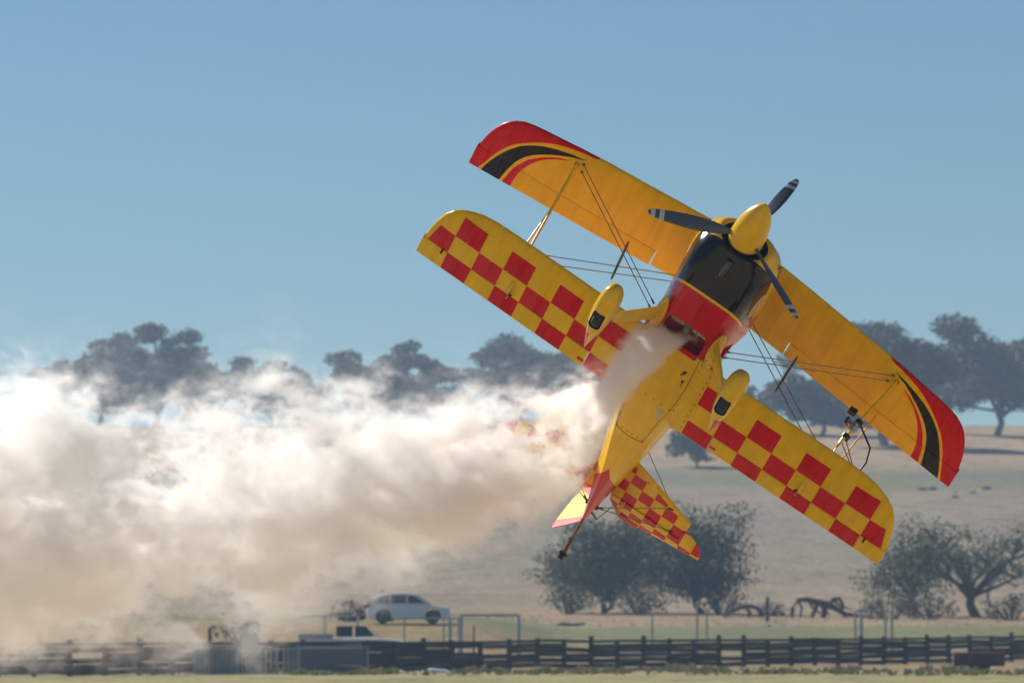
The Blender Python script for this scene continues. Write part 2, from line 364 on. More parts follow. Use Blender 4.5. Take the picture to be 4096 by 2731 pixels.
bush('dark shrub whose top shows above the roof of the white hatchback', 1560, 335, 2350, 110, LEAF_DARK, 36, BG)
bush('wind blown dark bush behind the yard at the left, half in smoke', 960, 300, 2440, 190, LEAF_DARK, 37, BG, dens=60)
# grass tussocks: nobody could count them
def tussocks():
    R = np.random.RandomState(5); V = []; F = []
    N = 8000
    D = np.where(R.rand(N) < .8, R.uniform(238, 264, N), R.uniform(394, 430, N)); U = R.uniform(-150, 4250, N)
    for i in range(N):
        d = D[i]; x = (U[i]-2048)/FPX*d; z = ground_z(x, d)
        q = noise.noise(Vector((x*.45, d*.16, 3)))
        if d < 300 and (q < .08 and R.rand() < .85 or R.rand() < .35): continue
        s = (.10 + .24*R.rand()**3)*((.55 + .9*max(0, q)) if d < 300 else .32)
        for k in range(3):
            a = R.uniform(0, PI); dx, dy = math.cos(a)*s*.8, math.sin(a)*s*.8; lx, ly = R.uniform(-.3,.3,2)*s
            o = len(V); V += [(x-dx,d-dy,z-.02),(x+dx,d+dy,z-.02),(x+lx+dx*.7,d+ly,z+s*R.uniform(.6,1.1)),(x+lx-dx*.5,d+ly,z+s*R.uniform(.5,1))]; F.append((o,o+1,o+2,o+3))
    me = bpy.data.meshes.new('grass_tussocks'); me.from_pydata(V, [], F)
    me.materials.append(leafmat('tussock', (.20,.24,.08), (.42,.34,.18))); tag(link('grass_tussocks', me), 'dry and green grass tussocks across the paddock', 'grass', kind='stuff')
tussocks()
def rocks():
    R = random.Random(9); m = mat('dark_stone', (.10,.09,.085), .9, var=.3)
    mb = MB()
    for i in range(7):
        D = R.uniform(700, 735); x = px(R.uniform(3650, 4120), D); s = R.uniform(.12, .5); c = Vector((x, D, ground_z(x, D)+s*.25))
        rings = []
        for k in range(5):
            t = -PI/2 + PI*(k+.01)/4.02; rings.append([c+Vector((math.cos(a)*math.cos(t)*s*R.uniform(1,1.7), math.sin(a)*math.cos(t)*s, math.sin(t)*s*.6)) for a in np.linspace(0, 2*PI, 8)[:-1]])
        mb.loft(rings)
    tag(mb.build('stones', m), 'dark loose stones scattered across the upper hillside', 'stones', kind='stuff')
rocks()
def log_thing(label, u, D, pts, r, seed, name='fallen_log'):
    x0 = px(u, D); root = empty(name, (x0, D, ground_z(x0, D))); tag(root, label, 'log', 'fallen logs at the foot of the hill')
    mb = MB()
    for path, rr in pts:
        mb.tube([((a)/FPX*D, c, b/FPX*D) for a, b, c in path], [q/FPX*D for q in rr], 8)
    mb.build('trunk', BARKD, root)
log_thing('large gnarled fallen log arching over its own branches', 3290, 425,
    [([(-125,-3,0),(-120,40,.1),(-98,70,.2),(-60,72,.2),(-20,60,.1),(15,52,0),(50,38,0),(90,14,0),(150,6,0),(210,2,0)], [7,9,10,11,14,15,12,9,6,3]),
     ([(-20,60,0),(-30,30,.3),(-48,-5,.4)], [10,9,8]), ([(0,55,0),(8,25,-.2),(0,-5,-.3)], [14,12,10]), ([(20,50,0),(45,74,0),(66,76,0),(80,55,.2),(78,25,.2),(92,-5,.2)], [8,9,8,7,7,6]),
     ([(-100,70,0),(-85,40,-.3),(-92,0,-.4)],[6,5,4]), ([(40,72,0),(70,48,.3),(120,30,.3)],[6,5,2]), ([(-60,70,.2),(-40,40,.3),(-15,20,.2),(30,14,.1)],[5,5,4,3])], 1, 1)
log_thing('smaller arching dead branch lying right of the dark bushy tree', 2985, 428,
    [([(-90,-5,0),(-60,25,0),(-20,40,.1),(20,45,.1),(50,30,0),(60,-5,0)], [6,8,9,9,8,10]), ([(0,42,0),(15,10,.3),(5,-4,.4)],[7,9,8])], 1, 2)
log_thing('short dark log lying in the dry grass left of the pipe frame', 2270, 395,
    [([(-60,-3,0),(-20,10,0),(20,6,0),(70,12,.3)], [6,8,7,4])], 1, 3)

# ------------------------------------------------------------------ yards, fences, vehicles behind
STEEL = mat('galvanised_steel', (.36,.38,.40), .45, metal=.6, var=.15, vscale=1)
TIMBER = mat('dark_timber', (.045,.042,.046), .85, var=.35, vscale=1.2)
TIMBER2 = mat('grey_timber', (.11,.10,.10), .85, var=.35, vscale=1.2)
RUST = mat('rusty_steel', (.11,.045,.03), .8, var=.3, vscale=2)
SHEET = mat('grey_green_sheet', (.26,.28,.29), .55, metal=.3, var=.1)
# the stockyard fence runs from near left to far right
def fpt(t): return Vector((-18.5 + 49*t, 232.6 + 83.6*t, 0))
rail_me = MB().box((0,0,0), (1, .045, .15)).mesh('rail', TIMBER)
rail2_me = MB().box((0,0,0), (1, .045, .15)).mesh('rail', TIMBER2)
cap_me = MB().box((0,0,0), (1, .10, .12)).mesh('top_rail', TIMBER)
post_me = MB().box((0,0,.68), (.16,.16,1.4)).mesh('post', TIMBER)
panel_me = MB().box((0,0,0), (1,.03,1)).mesh('panel', TIMBER)
fence = empty('stockyard_fence', fpt(0)); tag(fence, 'long dark stockyard fence of stacked rails crossing the whole foreground paddock', 'fence')
L = (fpt(1)-fpt(0)).length; NB = 40; ang = math.atan2(83.6, 49)
def on_fence(me, name, t, z, sx=1, sz=1, back=0, tilt=0):
    p = fpt(t); g = ground_z(p.x, p.y); o = link(name, me, fence)
    nrm = Vector((math.sin(ang), -math.cos(ang), 0))
    q = p + nrm*(.11 if back == 0 else -.11)
    o.location = q + Vector((0,0,g+z)) - fence.location; o.rotation_euler = (0, tilt, ang); o.scale = (sx, 1, sz); return o
for i in range(-4, NB+1):
    t = i/NB; p = fpt(t); o = link('post', post_me, fence); o.location = Vector((p.x, p.y, ground_z(p.x, p.y)-.08)) - fence.location; o.rotation_euler = (rnd.uniform(-.03,.03), rnd.uniform(-.04,.04), ang); o.scale = (1, 1, rnd.uniform(.94, 1.14))
    if i == NB: break
    tm = (i+.5)/NB; bl = L/NB
    z0 = ground_z(fpt(t).x, fpt(t).y); z1 = ground_z(fpt(t+1/NB).x, fpt(t+1/NB).y); tilt = -math.atan2(z1-z0, bl)
    on_fence(cap_me, 'top_rail', tm, 1.24, bl*.995, 1, 0, tilt)
    solid = i in (26, 27) or (7 <= i <= 13)
    for k in range(5 if not solid else 6):
        if rnd.random() < .05: continue
        st = .222 if not solid else .188
        on_fence(rail_me if rnd.random() < .8 else rail2_me, 'rail', tm, .16 + k*st + rnd.uniform(-.035,.035), bl*.99, (1.34 if not solid else 1.3), k % 2, tilt + rnd.uniform(-.014,.014))

def yard_panel(label, u, D, ytop, ybot, wpx, kind, rz=0, lean=0):
    x = px(u, D); g = ground_z(x, D); h = (ybot-ytop)/FPX*D; W = wpx/FPX*D
    root = empty('stock_hurdle', (x, D, g), rz); tag(root, label, 'hurdle', 'loose yard hurdles stacked by the fence')
    fr = MB()
    for sx in (-1, 1): fr.box((sx*(W/2-.03), 0, h/2), (.06,.05,h))
    fr.box((0,0,h-.03), (W,.052,.06)).box((0,0,.05), (W,.052,.06)); fr.build('frame', STEEL, root, 0)
    if kind == 'rails':
        me = MB().box((0,0,0), (W-.12,.035,.10)).mesh('rail', mat('blue_grey_rail', (.12,.15,.19), .6))
        for k in range(7): o = link('rail', me, root); o.location = (0, 0, .17 + k*(h-.25)/7)
    elif kind == 'bars':
        me = MB().box((0,0,0), (.09,.03,h-.12)).mesh('bar', SHEET); n = max(3, int(W/.17))
        for k in range(n): o = link('bar', me, root); o.location = (-W/2 + .1 + k*(W-.2)/(n-1), 0, h/2)
    else:
        sh = MB(); n = int(W/.09)
        pts = [(-W/2+.06+i*(W-.12)/n, .02*(1 if i % 2 else -1)) for i in range(n+1)]
        sh.loft([[(a, b, .08) for a, b in pts], [(a, b, h-.06) for a, b in pts]], closed=False, cap=(False, False)); sh.build('sheet', SHEET, root, 0)
    root.rotation_euler = (lean, 0, rz)
yard_panel('pale ribbed steel sheet hurdle standing leftmost against the fence', 865, 239.4, 2592, 2702, 180, 'sheet')
yard_panel('dark upright barred hurdle between the two pale ones', 970, 239.8, 2600, 2700, 120, 'bars', .04)
yard_panel('narrow pale barred hurdle left of the blue grey rail hurdle', 1075, 241.0, 2588, 2702, 80, 'bars', .1)
yard_panel('dark narrow hurdle leaning against the end of the rail hurdle', 1165, 242.6, 2592, 2698, 70, 'bars', -.2, -.08)
yard_panel('wide blue grey hurdle of seven horizontal rails in front of the fence', 1330, 243.2, 2585, 2698, 290, 'rails', .02, -.05)
yard_panel('second wide rail hurdle stacked behind the blue grey one', 1300, 243.9, 2590, 2696, 300, 'rails', .03, -.05)

def pipe_frame(label, u0, u1, D, ytop, posts, extra=(), r=.045):
    x = px(u0, D); g = ground_z(x, D); root = empty('pipe_frame', (x, D, g)); tag(root, label, 'frame', 'galvanised pipe frames behind the fence')
    zt = CAM_H + (2480-ytop)/FPX*D
    mb = MB().tube([(0,0,zt-g),(px(u1,D)-x,0,zt-g)], r, 8); mb.build('top_bar', STEEL, root)
    for u in posts:
        xx = px(u, D); me = MB().tube([(0,0,-.3-g+ground_z(xx,D)),(0,0,zt-g+r*.6)], r*1.3, 8).mesh('post', STEEL); o = link('post', me, root); o.location = (xx-x, 0, 0)
    for u, yt in extra:
        xx = px(u, D); z2 = CAM_H + (2480-yt)/FPX*D; me = MB().tube([(0,0,-.3-g+ground_z(xx,D)),(0,0,z2-g)], r*1.5, 8).mesh('post', STEEL); o = link('post', me, root); o.location = (xx-x, .1, 0)
pipe_frame('galvanised pipe gateway right of the white hatchback, tall post at its right end', 1845, 2075, 284, 2458, [1845, 2075], [(1800, 2475)], .06)
pipe_frame('low pipe frame in front of the white hatchback', 1610, 1840, 283, 2470, [1618, 1775, 1835], r=.035)
pipe_frame('faint pipe frame below the dark bushy tree', 2605, 2830, 318, 2456, [2608, 2826], [(2788, 2400)], .04)
pipe_frame('narrow pipe gateway at the right with four posts', 3418, 3545, 322, 2442, [3420, 3540, 3566], [(3442, 2452)], .05)
pipe_frame('thin pipe frame left of the white utility, half hidden by smoke', 1200, 1440, 281, 2462, [1300, 1432], r=.035)
def lone_post(label, u, D, ytop, w=.12, m=TIMBER, ybot=None):
    x = px(u, D); g = ground_z(x, D); h = CAM_H + (2480-ytop)/FPX*D - g
    mb = MB().tube([(0,0,-.3),(0,0,h*.5),(.01,0,h)], [w, w*.95, w*.85], 10).build('fence_post', m); mb.location = (x, D, g); tag(mb, label, 'post', 'single posts standing in the paddock')
lone_post('dark timber post standing alone right of the faint pipe frame', 3068, 412, 2385, .16, TIMBER2)
lone_post('tall dark post behind the yard at the left, rising into the smoke', 840, 255, 2508, .09)
lone_post('tall steel post rising above the fence below the right gateway', 3444, 304, 2450, .09, STEEL)
lone_post('slim grey post behind the fence, left of the tall gateway post', 1895, 283, 2500, .05, TIMBER2)
def box_thing():
    x = px(1005, 250); g = ground_z(x, 250); root = empty('yard_scale', (x, 250, g)); tag(root, 'square grey weigh box with a short pipe on top, behind the left yard fence', 'box')
    MB().box((0,0,1.25), (.75,.5,.5)).box((0,0,.5), (.12,.12,1.0)).build('body', SHEET, root, 0); MB().tube([(0,0,1.45),(0,0,2.0)], .09, 10).build('pipe', STEEL, root)
box_thing()
def trough():
    D = 262; x = px(3912, D); root = empty('feed_trough', (x, D, ground_z(x, D)))
    tag(root, 'low rusty brown steel feed trough on a single block at the far right', 'trough')
    W = 2.2; mb = MB()
    prof = [(-.34,.75),(-.30,.30),(-.18,.18),(.18,.18),(.30,.30),(.34,.75),(.30,.75),(.26,.34),(-.26,.34),(-.30,.75)]
    mb.loft([[(-W/2, a, b) for a, b in prof], [(W/2, a, b) for a, b in prof]]); mb.box((-W/2,0,.46),(.03,.64,.56)); mb.box((W/2,0,.46),(.03,.64,.56)); mb.build('body', RUST, root, 20)
    MB().tube([(-W/2-.02,-.35,.76),(W/2+.02,-.35,.76)], .035, 8).build('rim', mat('worn_rim', (.20,.09,.07), .7), root)
    MB().box((.05,0,.04),(.85,.5,.34)).build('block', mat('black_block', (.02,.02,.025), .8), root, 0)
trough()
def sheet_litter(label, u, D, wpx, m, h=.18):
    x = px(u, D); W = wpx/FPX*D; rings = []; R = random.Random(int(u))
    for i in range(12):
        t = i/11; xx = (t-.5)*W; hh = h*(.35+.65*math.sin(PI*t))*R.uniform(.6,1)+.015
        rings.append([(xx, -.28*R.uniform(.7,1.1), .0), (xx, -.15, hh*.8), (xx, .02, hh), (xx, .2, hh*.6), (xx, .3, 0)])
    o = MB().loft(rings).build('tarpaulin', m); o.location = (x, D, ground_z(x, D)); tag(o, label, 'tarpaulin')
sheet_litter('crumpled white tarpaulin lying at the foot of the fence', 1745, 251, 115, mat('white_plastic', (.75,.74,.72), .6))
sheet_litter('small pale blue white plastic sheet on the grass left of the tarpaulin', 1597, 248, 55, mat('pale_plastic', (.55,.6,.66), .6), .12)

# --- cars
CARW = mat('white_car_paint', (.84,.85,.87), .3, coat=.8)
GLASS = mat('dark_car_glass', (.015,.022,.03), .08, spec=.8)
TYRE = mat('tyre_rubber', (.018,.018,.02), .8)
RIM = mat('alloy_rim', (.10,.10,.105), .35, metal=.8)
REDL = mat('red_tail_lamp', (.45,.01,.01), .25)
LAMP = mat('headlamp_glass', (.6,.62,.65), .15)
def car(kind, label, u, D, rz=0.0):
    """body side profile lofted across the width with tumblehome; front towards +X"""
    x = px(u, D); root = empty('parked_car' if kind == 'hatch' else 'parked_utility', (x, D, ground_z(x, D)), rz)
    tag(root, label, 'car' if kind == 'hatch' else 'utility truck')
    if kind == 'hatch':
        L, Wd = 4.45, 1.82; wx = (-1.33, 1.30); wr = .36
        low = [(-2.18,.34),(-2.22,.62),(-2.16,.86),(-2.02,1.0),(1.0,1.0),(1.55,.93),(1.98,.80),(2.18,.66),(2.23,.45),(2.16,.26),(1.72,.22),(-2.0,.22)]
        cab = [(-2.05,.97),(-1.78,1.36),(-1.45,1.53),(-.9,1.62),(-.1,1.63),(.38,1.55),(1.22,1.0)]
        win = [[(-1.68,1.08),(-1.50,1.38),(-1.05,1.50),(-.98,1.08)],[(-.92,1.08),(-.92,1.51),(-.12,1.52),(-.12,1.08)],[(-.05,1.08),(-.05,1.52),(.30,1.46),(.88,1.08)]]
    else:
        L, Wd = 5.2, 1.85; wx = (-1.45, 1.62); wr = .38
        low = [(-2.60,.55),(-2.60,1.10),(.05-.75,1.10),(.55,1.12),(1.15,1.10),(1.75,1.05),(2.30,.96),(2.45,.80),(2.47,.5),(2.36,.34),(-2.4,.38)]
        cab = [(-1.0,1.08),(-.97,1.62),(-.86,1.78),(.42,1.79),(.62,1.72),(1.20,1.10)]
        win = [[(-.86,1.18),(-.84,1.66),(-.12,1.68),(-.12,1.18)],[(.02,1.18),(.02,1.68),(.50,1.66),(.92,1.20)]]
    def arch(prof):
        return prof
    body = MB()
    for hw, inset in ((Wd/2, 0),):
        rings = []
        for yy, s in ((-hw, .93), (-hw+.06, .985), (-hw+.16, 1.0), (hw-.16, 1.0), (hw-.06, .985), (hw, .93)):
            cx, cz = 0, .62
            rings.append([(a*(.985 if s < .95 else 1), yy, cz+(b-cz)*s) for a, b in low])
        body.loft(rings)
    rings = []
    for t in (0, .25, 1, 2, 3, 3.75, 4):
        yy = (-1 + t/2)*(Wd/2-.04); rings.append([(a, yy*(1 - .16*max(0, (b-1.0))/.62), b - (.035 if t in (0, 4) else 0)*(b > 1.2)) for a, b in cab])
    body.loft(rings)
    bo = body.build('body', CARW, root, 32)
    for wxx in wx:
        c = MB().tube([(wxx, -2, wr-.02), (wxx, 2, wr-.02)], wr+.07, 28).build('cut', TYRE); cc = boolean(bo, c)
    for sd in (-1, 1):
        for w_ in win:
            ring = []
            for off in (0, .012):
                ring.append([(a, sd*((Wd/2-.04)*(1 - .16*max(0, (b-1.0))/.62)+.002+off), b-.01) for a, b in w_])
            MB().loft(ring).build('window', GLASS, root, 0)
        cab_y = (Wd/2-.04)
    ws = [(-.72,1)]; a0, a1 = cab[-1], cab[-2]
    def slab(p0, p1, name, m, w0, w1, th=.014):
        d = Vector((p1[0]-p0[0], 0, p1[1]-p0[1])).normalized(); n = Vector((d.z, 0, -d.x));
        if n.x*(1 if p0[0] > 0 else -1) < 0: n = -n
        q = [Vector((p0[0], -w0, p0[1])), Vector((p0[0], w0, p0[1])), Vector((p1[0], w1, p1[1])), Vector((p1[0], -w1, p1[1]))]
        MB().loft([[v + n*.004 for v in q], [v + n*th for v in q]]).build(name, m, root, 0)
    lerp = lambda p, q, t: (p[0]+(q[0]-p[0])*t, p[1]+(q[1]-p[1])*t)
    slab(lerp(a0, a1, .08), lerp(a0, a1, .94), 'windscreen', GLASS, .76, .66)
    slab(lerp(cab[0], cab[1], .12), lerp(cab[0], cab[1], .9), 'rear_window', GLASS, .72, .64)
    ty = MB().tube([(0,-.11,0),(0,-.10,0),(0,.10,0),(0,.11,0)], [wr-.03, wr, wr, wr-.03], 26).mesh('tyre', TYRE)
    rm = MB()
    rm.tube([(0,-.116,0),(0,.0,0)], wr*.62, 20)
    rmm = rm.mesh('rim', RIM)
    for wxx in wx:
        for sd in (-1, 1):
            wo = link('wheel', ty, root); wo.location = (wxx, sd*(Wd/2-.15), wr); r_ = link('rim', rmm, wo); r_.rotation_euler = (0, 0, 0 if sd < 0 else PI)
    fx = 2.16 if kind == 'hatch' else 2.40
    for sd in (-1, 1):
        MB().loft([[(fx-.30,sd*.66,.68),(fx-.02,sd*.50,.64),(fx-.02,sd*.50,.78),(fx-.35,sd*.70,.84)],[(fx-.28,sd*.92,.68),(fx+.03,sd*.76,.64),(fx+.02,sd*.74,.78),(fx-.35,sd*.90,.84)]]).build('headlight', LAMP, root, 0)
        bx = -2.2 if kind == 'hatch' else -2.6
        MB().box((bx+.07, sd*.82, .93 if kind == 'hatch' else .9), (.2,.16,.17)).build('tail_lamp', REDL, root, 0)
        MB().box((.95 if kind == 'hatch' else .98, sd*(Wd/2+.06), 1.08 if kind == 'hatch' else 1.22), (.12,.2,.14)).build('mirror', CARW, root, 0)
    if kind == 'ute':
        MB().box((-1.8,0,1.02),(1.55,1.78,.10)).box((-1.8,.86,1.16),(1.55,.05,.28)).box((-1.8,-.86,1.16),(1.55,.05,.28)).box((-2.58,0,1.16),(.05,1.75,.28)).build('tray', STEEL, root, 0)
    return root
car('hatch', 'white five door hatchback with a red tail lamp parked on the rise', 1632, 318, .05)
car('ute', 'white utility with cab and steel tray parked close behind the fence', 1420, 277, .04)

# ------------------------------------------------------------------ air
def build_haze():
    m = bpy.data.materials.new('haze_air'); m.use_nodes = True; nt = m.node_tree; nt.nodes.remove(nt.nodes['Principled BSDF'])
    v = nt.nodes.new('ShaderNodeVolumePrincipled'); v.inputs['Color'].default_value = (.48,.70,1.0,1); v.inputs['Density'].default_value = HAZE; v.inputs['Anisotropy'].default_value = .35
    nt.links.new(v.outputs[0], nt.nodes['Material Output'].inputs['Volume']); m.cycles.homogeneous_volume = True
    x0, x1, y0, y1, z0, z1 = -1650, 1650, -260, 6100, -1.6, 62
    o = MB().box(((x0+x1)/2,(y0+y1)/2,(z0+z1)/2), (x1-x0,y1-y0,z1-z0)).build('haze', m, None, 0); tag(o, 'thin blue summer haze over the whole paddock', 'haze', kind='stuff')
HAZE = .00022
build_haze()

# ------------------------------------------------------------------ the biplane
# body frame: x forward, y towards the pilot's left wing, z up; origin at the lower wing root
RB = ((0.321603, 0.820994, 0.471742), (-0.597237, 0.562488, -0.571766), (-0.734766, -0.097860, 0.671225))
TB = (1.62172, 0.129885, 60.20408)
cp, sn = math.cos(PITCH), math.sin(PITCH)
def cam2world(c): return Vector((c[0], c[2]*cp + c[1]*sn, c[2]*sn - c[1]*cp))
plane = empty('aerobatic_biplane')
cols = [cam2world([RB[r][k] for r in range(3)]) for k in range(3)]
Mw = Matrix.Identity(4)
for k in range(3):
    for r in range(3): Mw[r][k] = cols[k][r]
pos = cam2world(TB) + Vector((0, 0, CAM_H))
for r in range(3): Mw[r][3] = pos[r]
plane.matrix_world = Mw
tag(plane, 'yellow and red checkered aerobatic biplane in a steep banked climb trailing smoke', 'airplane')

def sw(a): return -.05*a
# lower wing paint
def checks(nt, x, y, z):
    a = y.ab(); xs = x + a*.05
    k = ((a - .46)/.2975).fl(); par = k.mod(2.0)
    r0 = xs.lt(-.065)*xs.gt(-.368); r1 = xs.lt(-.3681)*xs.gt(-.665); r2 = xs.lt(-.6651)*xs.gt(-.9155)
    inb = a.gt(.46)*a.lt(2.5425)
    even = par.lt(.5)
    m = inb*((r0 + r2)*even + r1*even.inv())
    tip = r1*a.gt(2.5424)*(a.lt((x*-.20) + 2.632))
    corner = (a - 2.245).gt(0)*((a-2.245)*.30 + xs).gt(.016)      # clips the outer front square along the tip bow
    m = m*((r0*corner).inv())
    sq = a.gt(.775)*a.lt(.845)*x.gt(-.90)*x.lt(-.855)
    low = z.lt(.5)
    return [((m + tip + sq).mn(1.0)*low, RED)]
P_CHECK = paint('checkered_fabric', checks, ribs=True)
def fcurve(nt, x, pts):
    """y boundary as a function of x through a float curve"""
    x0, x1 = -.90, .40; y0, y1 = 1.7, 3.0
    n = nt.nodes.new('ShaderNodeFloatCurve'); c = n.mapping.curves[0]
    P = sorted(((px_-x0)/(x1-x0), (py-y0)/(y1-y0)) for px_, py in pts)
    c.points[0].location = (0, P[0][1]) if P[0][0] > 0 else P[0]; c.points[1].location = (1, P[-1][1])
    for p in P: c.points.new(*p)
    n.mapping.update()
    nt.links.new(((x - x0)/(x1-x0)).s, n.inputs['Value'])
    return E(nt, n.outputs[0])*(y1-y0) + y0
C_RY = [(.347,1.79),(.296,1.95),(.214,2.20),(.10,2.395),(-.02,2.53),(-.115,2.618),(-.26,2.705),(-.386,2.757),(-.50,2.796),(-.65,2.84),(-.76,2.87)]
C_YB = [(.271,1.897),(.20,2.075),(.12,2.275),(.02,2.44),(-.10,2.565),(-.17,2.614),(-.33,2.70),(-.515,2.772),(-.64,2.81),(-.76,2.835)]
C_BY = [(.271,1.897),(.16,2.073),(.03,2.26),(-.10,2.40),(-.19,2.468),(-.31,2.528),(-.45,2.571),(-.60,2.60),(-.74,2.62)]
C_Y2 = [(.146,2.046),(.055,2.183),(-.06,2.315),(-.16,2.40),(-.25,2.455),(-.39,2.515),(-.51,2.548),(-.63,2.567),(-.73,2.583)]
C_R2 = [(.146,2.046),(.01,2.20),(-.107,2.312),(-.24,2.39),(-.36,2.435),(-.46,2.463),(-.58,2.479),(-.715,2.484)]
def sunburst(nt, x, y, z):
    a = y.ab()
    ry, yb, by, y2, r2 = (fcurve(nt, x, c) for c in (C_RY, C_YB, C_BY, C_Y2, C_R2))
    red1 = (a - ry).gt(0)*x.lt(.36)
    blk = (a - by).gt(0)*((a - yb).lt(0))*x.lt(.270)
    red2 = (a - r2).gt(0)*((a - y2).lt(0))*x.lt(.145)
    return [(red1, RED), (blk, (.012,.012,.013)), (red2, RED)]
P_SUN = paint('sunburst_fabric', sunburst, ribs=True)
P_YEL = paint('yellow_paint', lambda nt, x, y, z: [])
def half_t(u): return 5*.115*(.2969*math.sqrt(max(u,0)) - .126*u - .3516*u*u + .2843*u**3 - .1036*u**4)
def wing_part(name, m, ys, le, te, zc, u0f, u1f, side, parent=plane, camber=.0, defl=0, end_caps=True, nu=22, blunt=False):
    """ys stations (positive), le/te functions, zc centreline; u0f,u1f chord fractions; defl rotates about the u0 line"""
    rings = []
    for a in ys:
        l, t = le(a), te(a); c = l - t; z = zc(a); u0, u1 = u0f(a), u1f(a)
        us = [u0 + (u1-u0)*(.5 - .5*math.cos(PI*k/nu)) for k in range(nu+1)]
        cc = min(1.0, c/.9)**.5
        lo = [(l - u*c, -half_t(u)*c) for u in us]; hi = [(l - u*c, half_t(u)*c) for u in us]
        if u0 > 0:       # aileron nose: rounded
            hh = half_t(u0)*c; lo = [(l - u0*c + .012, 0)] + lo
            ring = lo + hi[::-1]
        else:
            ring = lo + hi[::-1][:-1]
        if defl:
            hx, hz = l - u0*c, 0; cd, sd_ = math.cos(defl), math.sin(defl)
            ring = [(hx + (px_-hx)*cd - (pz-hz)*sd_, hz + (px_-hx)*sd_ + (pz-hz)*cd) for px_, pz in ring]
        rings.append([(px_, side*a, z + pz) for px_, pz in ring])
    o = MB().loft(rings).build(name, m, parent, 40); return o
# lower wing planform (measured)
LEL = [(0,.105),(.83,.064),(1.67,.024),(2.095,.0),(2.33,-.03),(2.447,-.075),(2.573,-.145),(2.669,-.232),(2.744,-.354),(2.790,-.50),(2.822,-.66),(2.836,-.768),(2.86,-.98)]
TEL = [(0,-.915),(.364,-.935),(2.86,-1.065)]
def leL(a): return interp(a, LEL)
def teL(a): return interp(a, TEL)
def zL(a): return .012 + .06*a
def hingeL(a): return min(.985, (leL(a) - (-.668 - .05*a)) / (leL(a)-teL(a)))
for side in (1, -1):
    st = [.30,.46,.60,.753]
    ya = [.765,.9,1.05,1.345,1.643,1.945,2.245,2.40,2.50,2.573,2.63,2.669,2.71,2.744,2.77,2.79,2.81,2.822,2.832]
    nm = 'lower_wing'
    w_ = wing_part(nm, P_CHECK, [.30,.46,.60,.758], leL, teL, zL, lambda a: 0, lambda a: 1, side)
    w_2 = wing_part('outer_panel', P_CHECK, [.758]+ya, leL, teL, zL, lambda a: 0, lambda a: hingeL(a)-.006, side, parent=w_)
    ya2 = [.768,.9,1.345,1.945,2.30,2.55,2.70,2.80,2.848]
    wing_part('aileron', P_CHECK, ya2, lambda a: leL(min(a, 2.1)) if a < 2.1 else -.0-.05*(a-2.1)+0.0, teL, zL, lambda a: ((leL(min(a,2.1)) if a < 2.1 else -.05*(a-2.1)) + .675 + .05*a)/((leL(min(a,2.1)) if a < 2.1 else -.05*(a-2.1)) - teL(a)), lambda a: 1, side, parent=w_, defl=math.radians(5 if side < 0 else -2))
# upper wing
LEU = [(0,.585),(.4,.53),(.9,.468),(1.3,.411),(1.8,.350),(2.2,.272),(2.45,.226),(2.56,.200),(2.66,.165),(2.74,.11),(2.80,.05),(2.85,-.03),(2.89,-.12),(2.93,-.24),(2.955,-.36),(2.972,-.48),(2.985,-.66),(2.99,-.77)]
TEU = [(0,-.435),(2.99,-.775)]
def leU(a): return interp(a, LEU)
def teU(a): return interp(a, TEU)
def zU(a): return 1.355
def hU(a): return (-.225 - .085*a)
def leUx(a): return leU(a) if a < 2.5 else leU(2.5) - (a-2.5)*.16
main_s = []
ys = [-.82,-.5,-.2,0,.2,.5,.82]
rings = []
def uring(a, u1=1.0, nu=22):
    aa = abs(a); l, t = leU(aa), teU(aa); c = l - t; us = [u1*(.5-.5*math.cos(PI*k/nu)) for k in range(nu+1)]
    lo = [(l-u*c, a, zU(a) - half_t(u)*c) for u in us]; hi = [(l-u*c, a, zU(a) + half_t(u)*c) for u in us]
    return lo + hi[::-1][:-1]
upper = MB().loft([uring(a) for a in ys]).build('upper_wing', P_SUN, plane, 40)
for side in (1, -1):
    ya = [.82,1.1,1.4,1.7,2.0,2.2,2.45,2.56,2.66,2.70,2.74,2.80,2.85,2.89,2.93,2.955,2.972]
    wing_part('outer_panel', P_SUN, ya, leU, teU, zU, lambda a: 0, lambda a: min(.985, (leU(a)-hU(a))/(leU(a)-teU(a)) - .006), side, parent=upper)
    ya2 = [.835,1.2,1.7,2.2,2.5,2.7,2.85,2.95,2.982]
    wing_part('aileron', P_SUN, ya2, leUx, teU, zU, lambda a: (leUx(a)-hU(a)+.006)/(leUx(a)-teU(a)), lambda a: 1, side, parent=upper, defl=math.radians(5 if side < 0 else -2))

# fuselage --------------------------------------------------------------
def fus_paint(nt, x, y, z):
    a = y.ab()
    front = x.gt(-.02)*z.gt(.03)
    aft = (x + a*3.0).lt(-2.055)
    tail = (x + a*2.6 + (z-.1)*.35).lt(-2.07)
    return [(front, RED), (tail*z.lt(.66), RED)]
P_FUS = paint('fuselage_fabric', fus_paint)
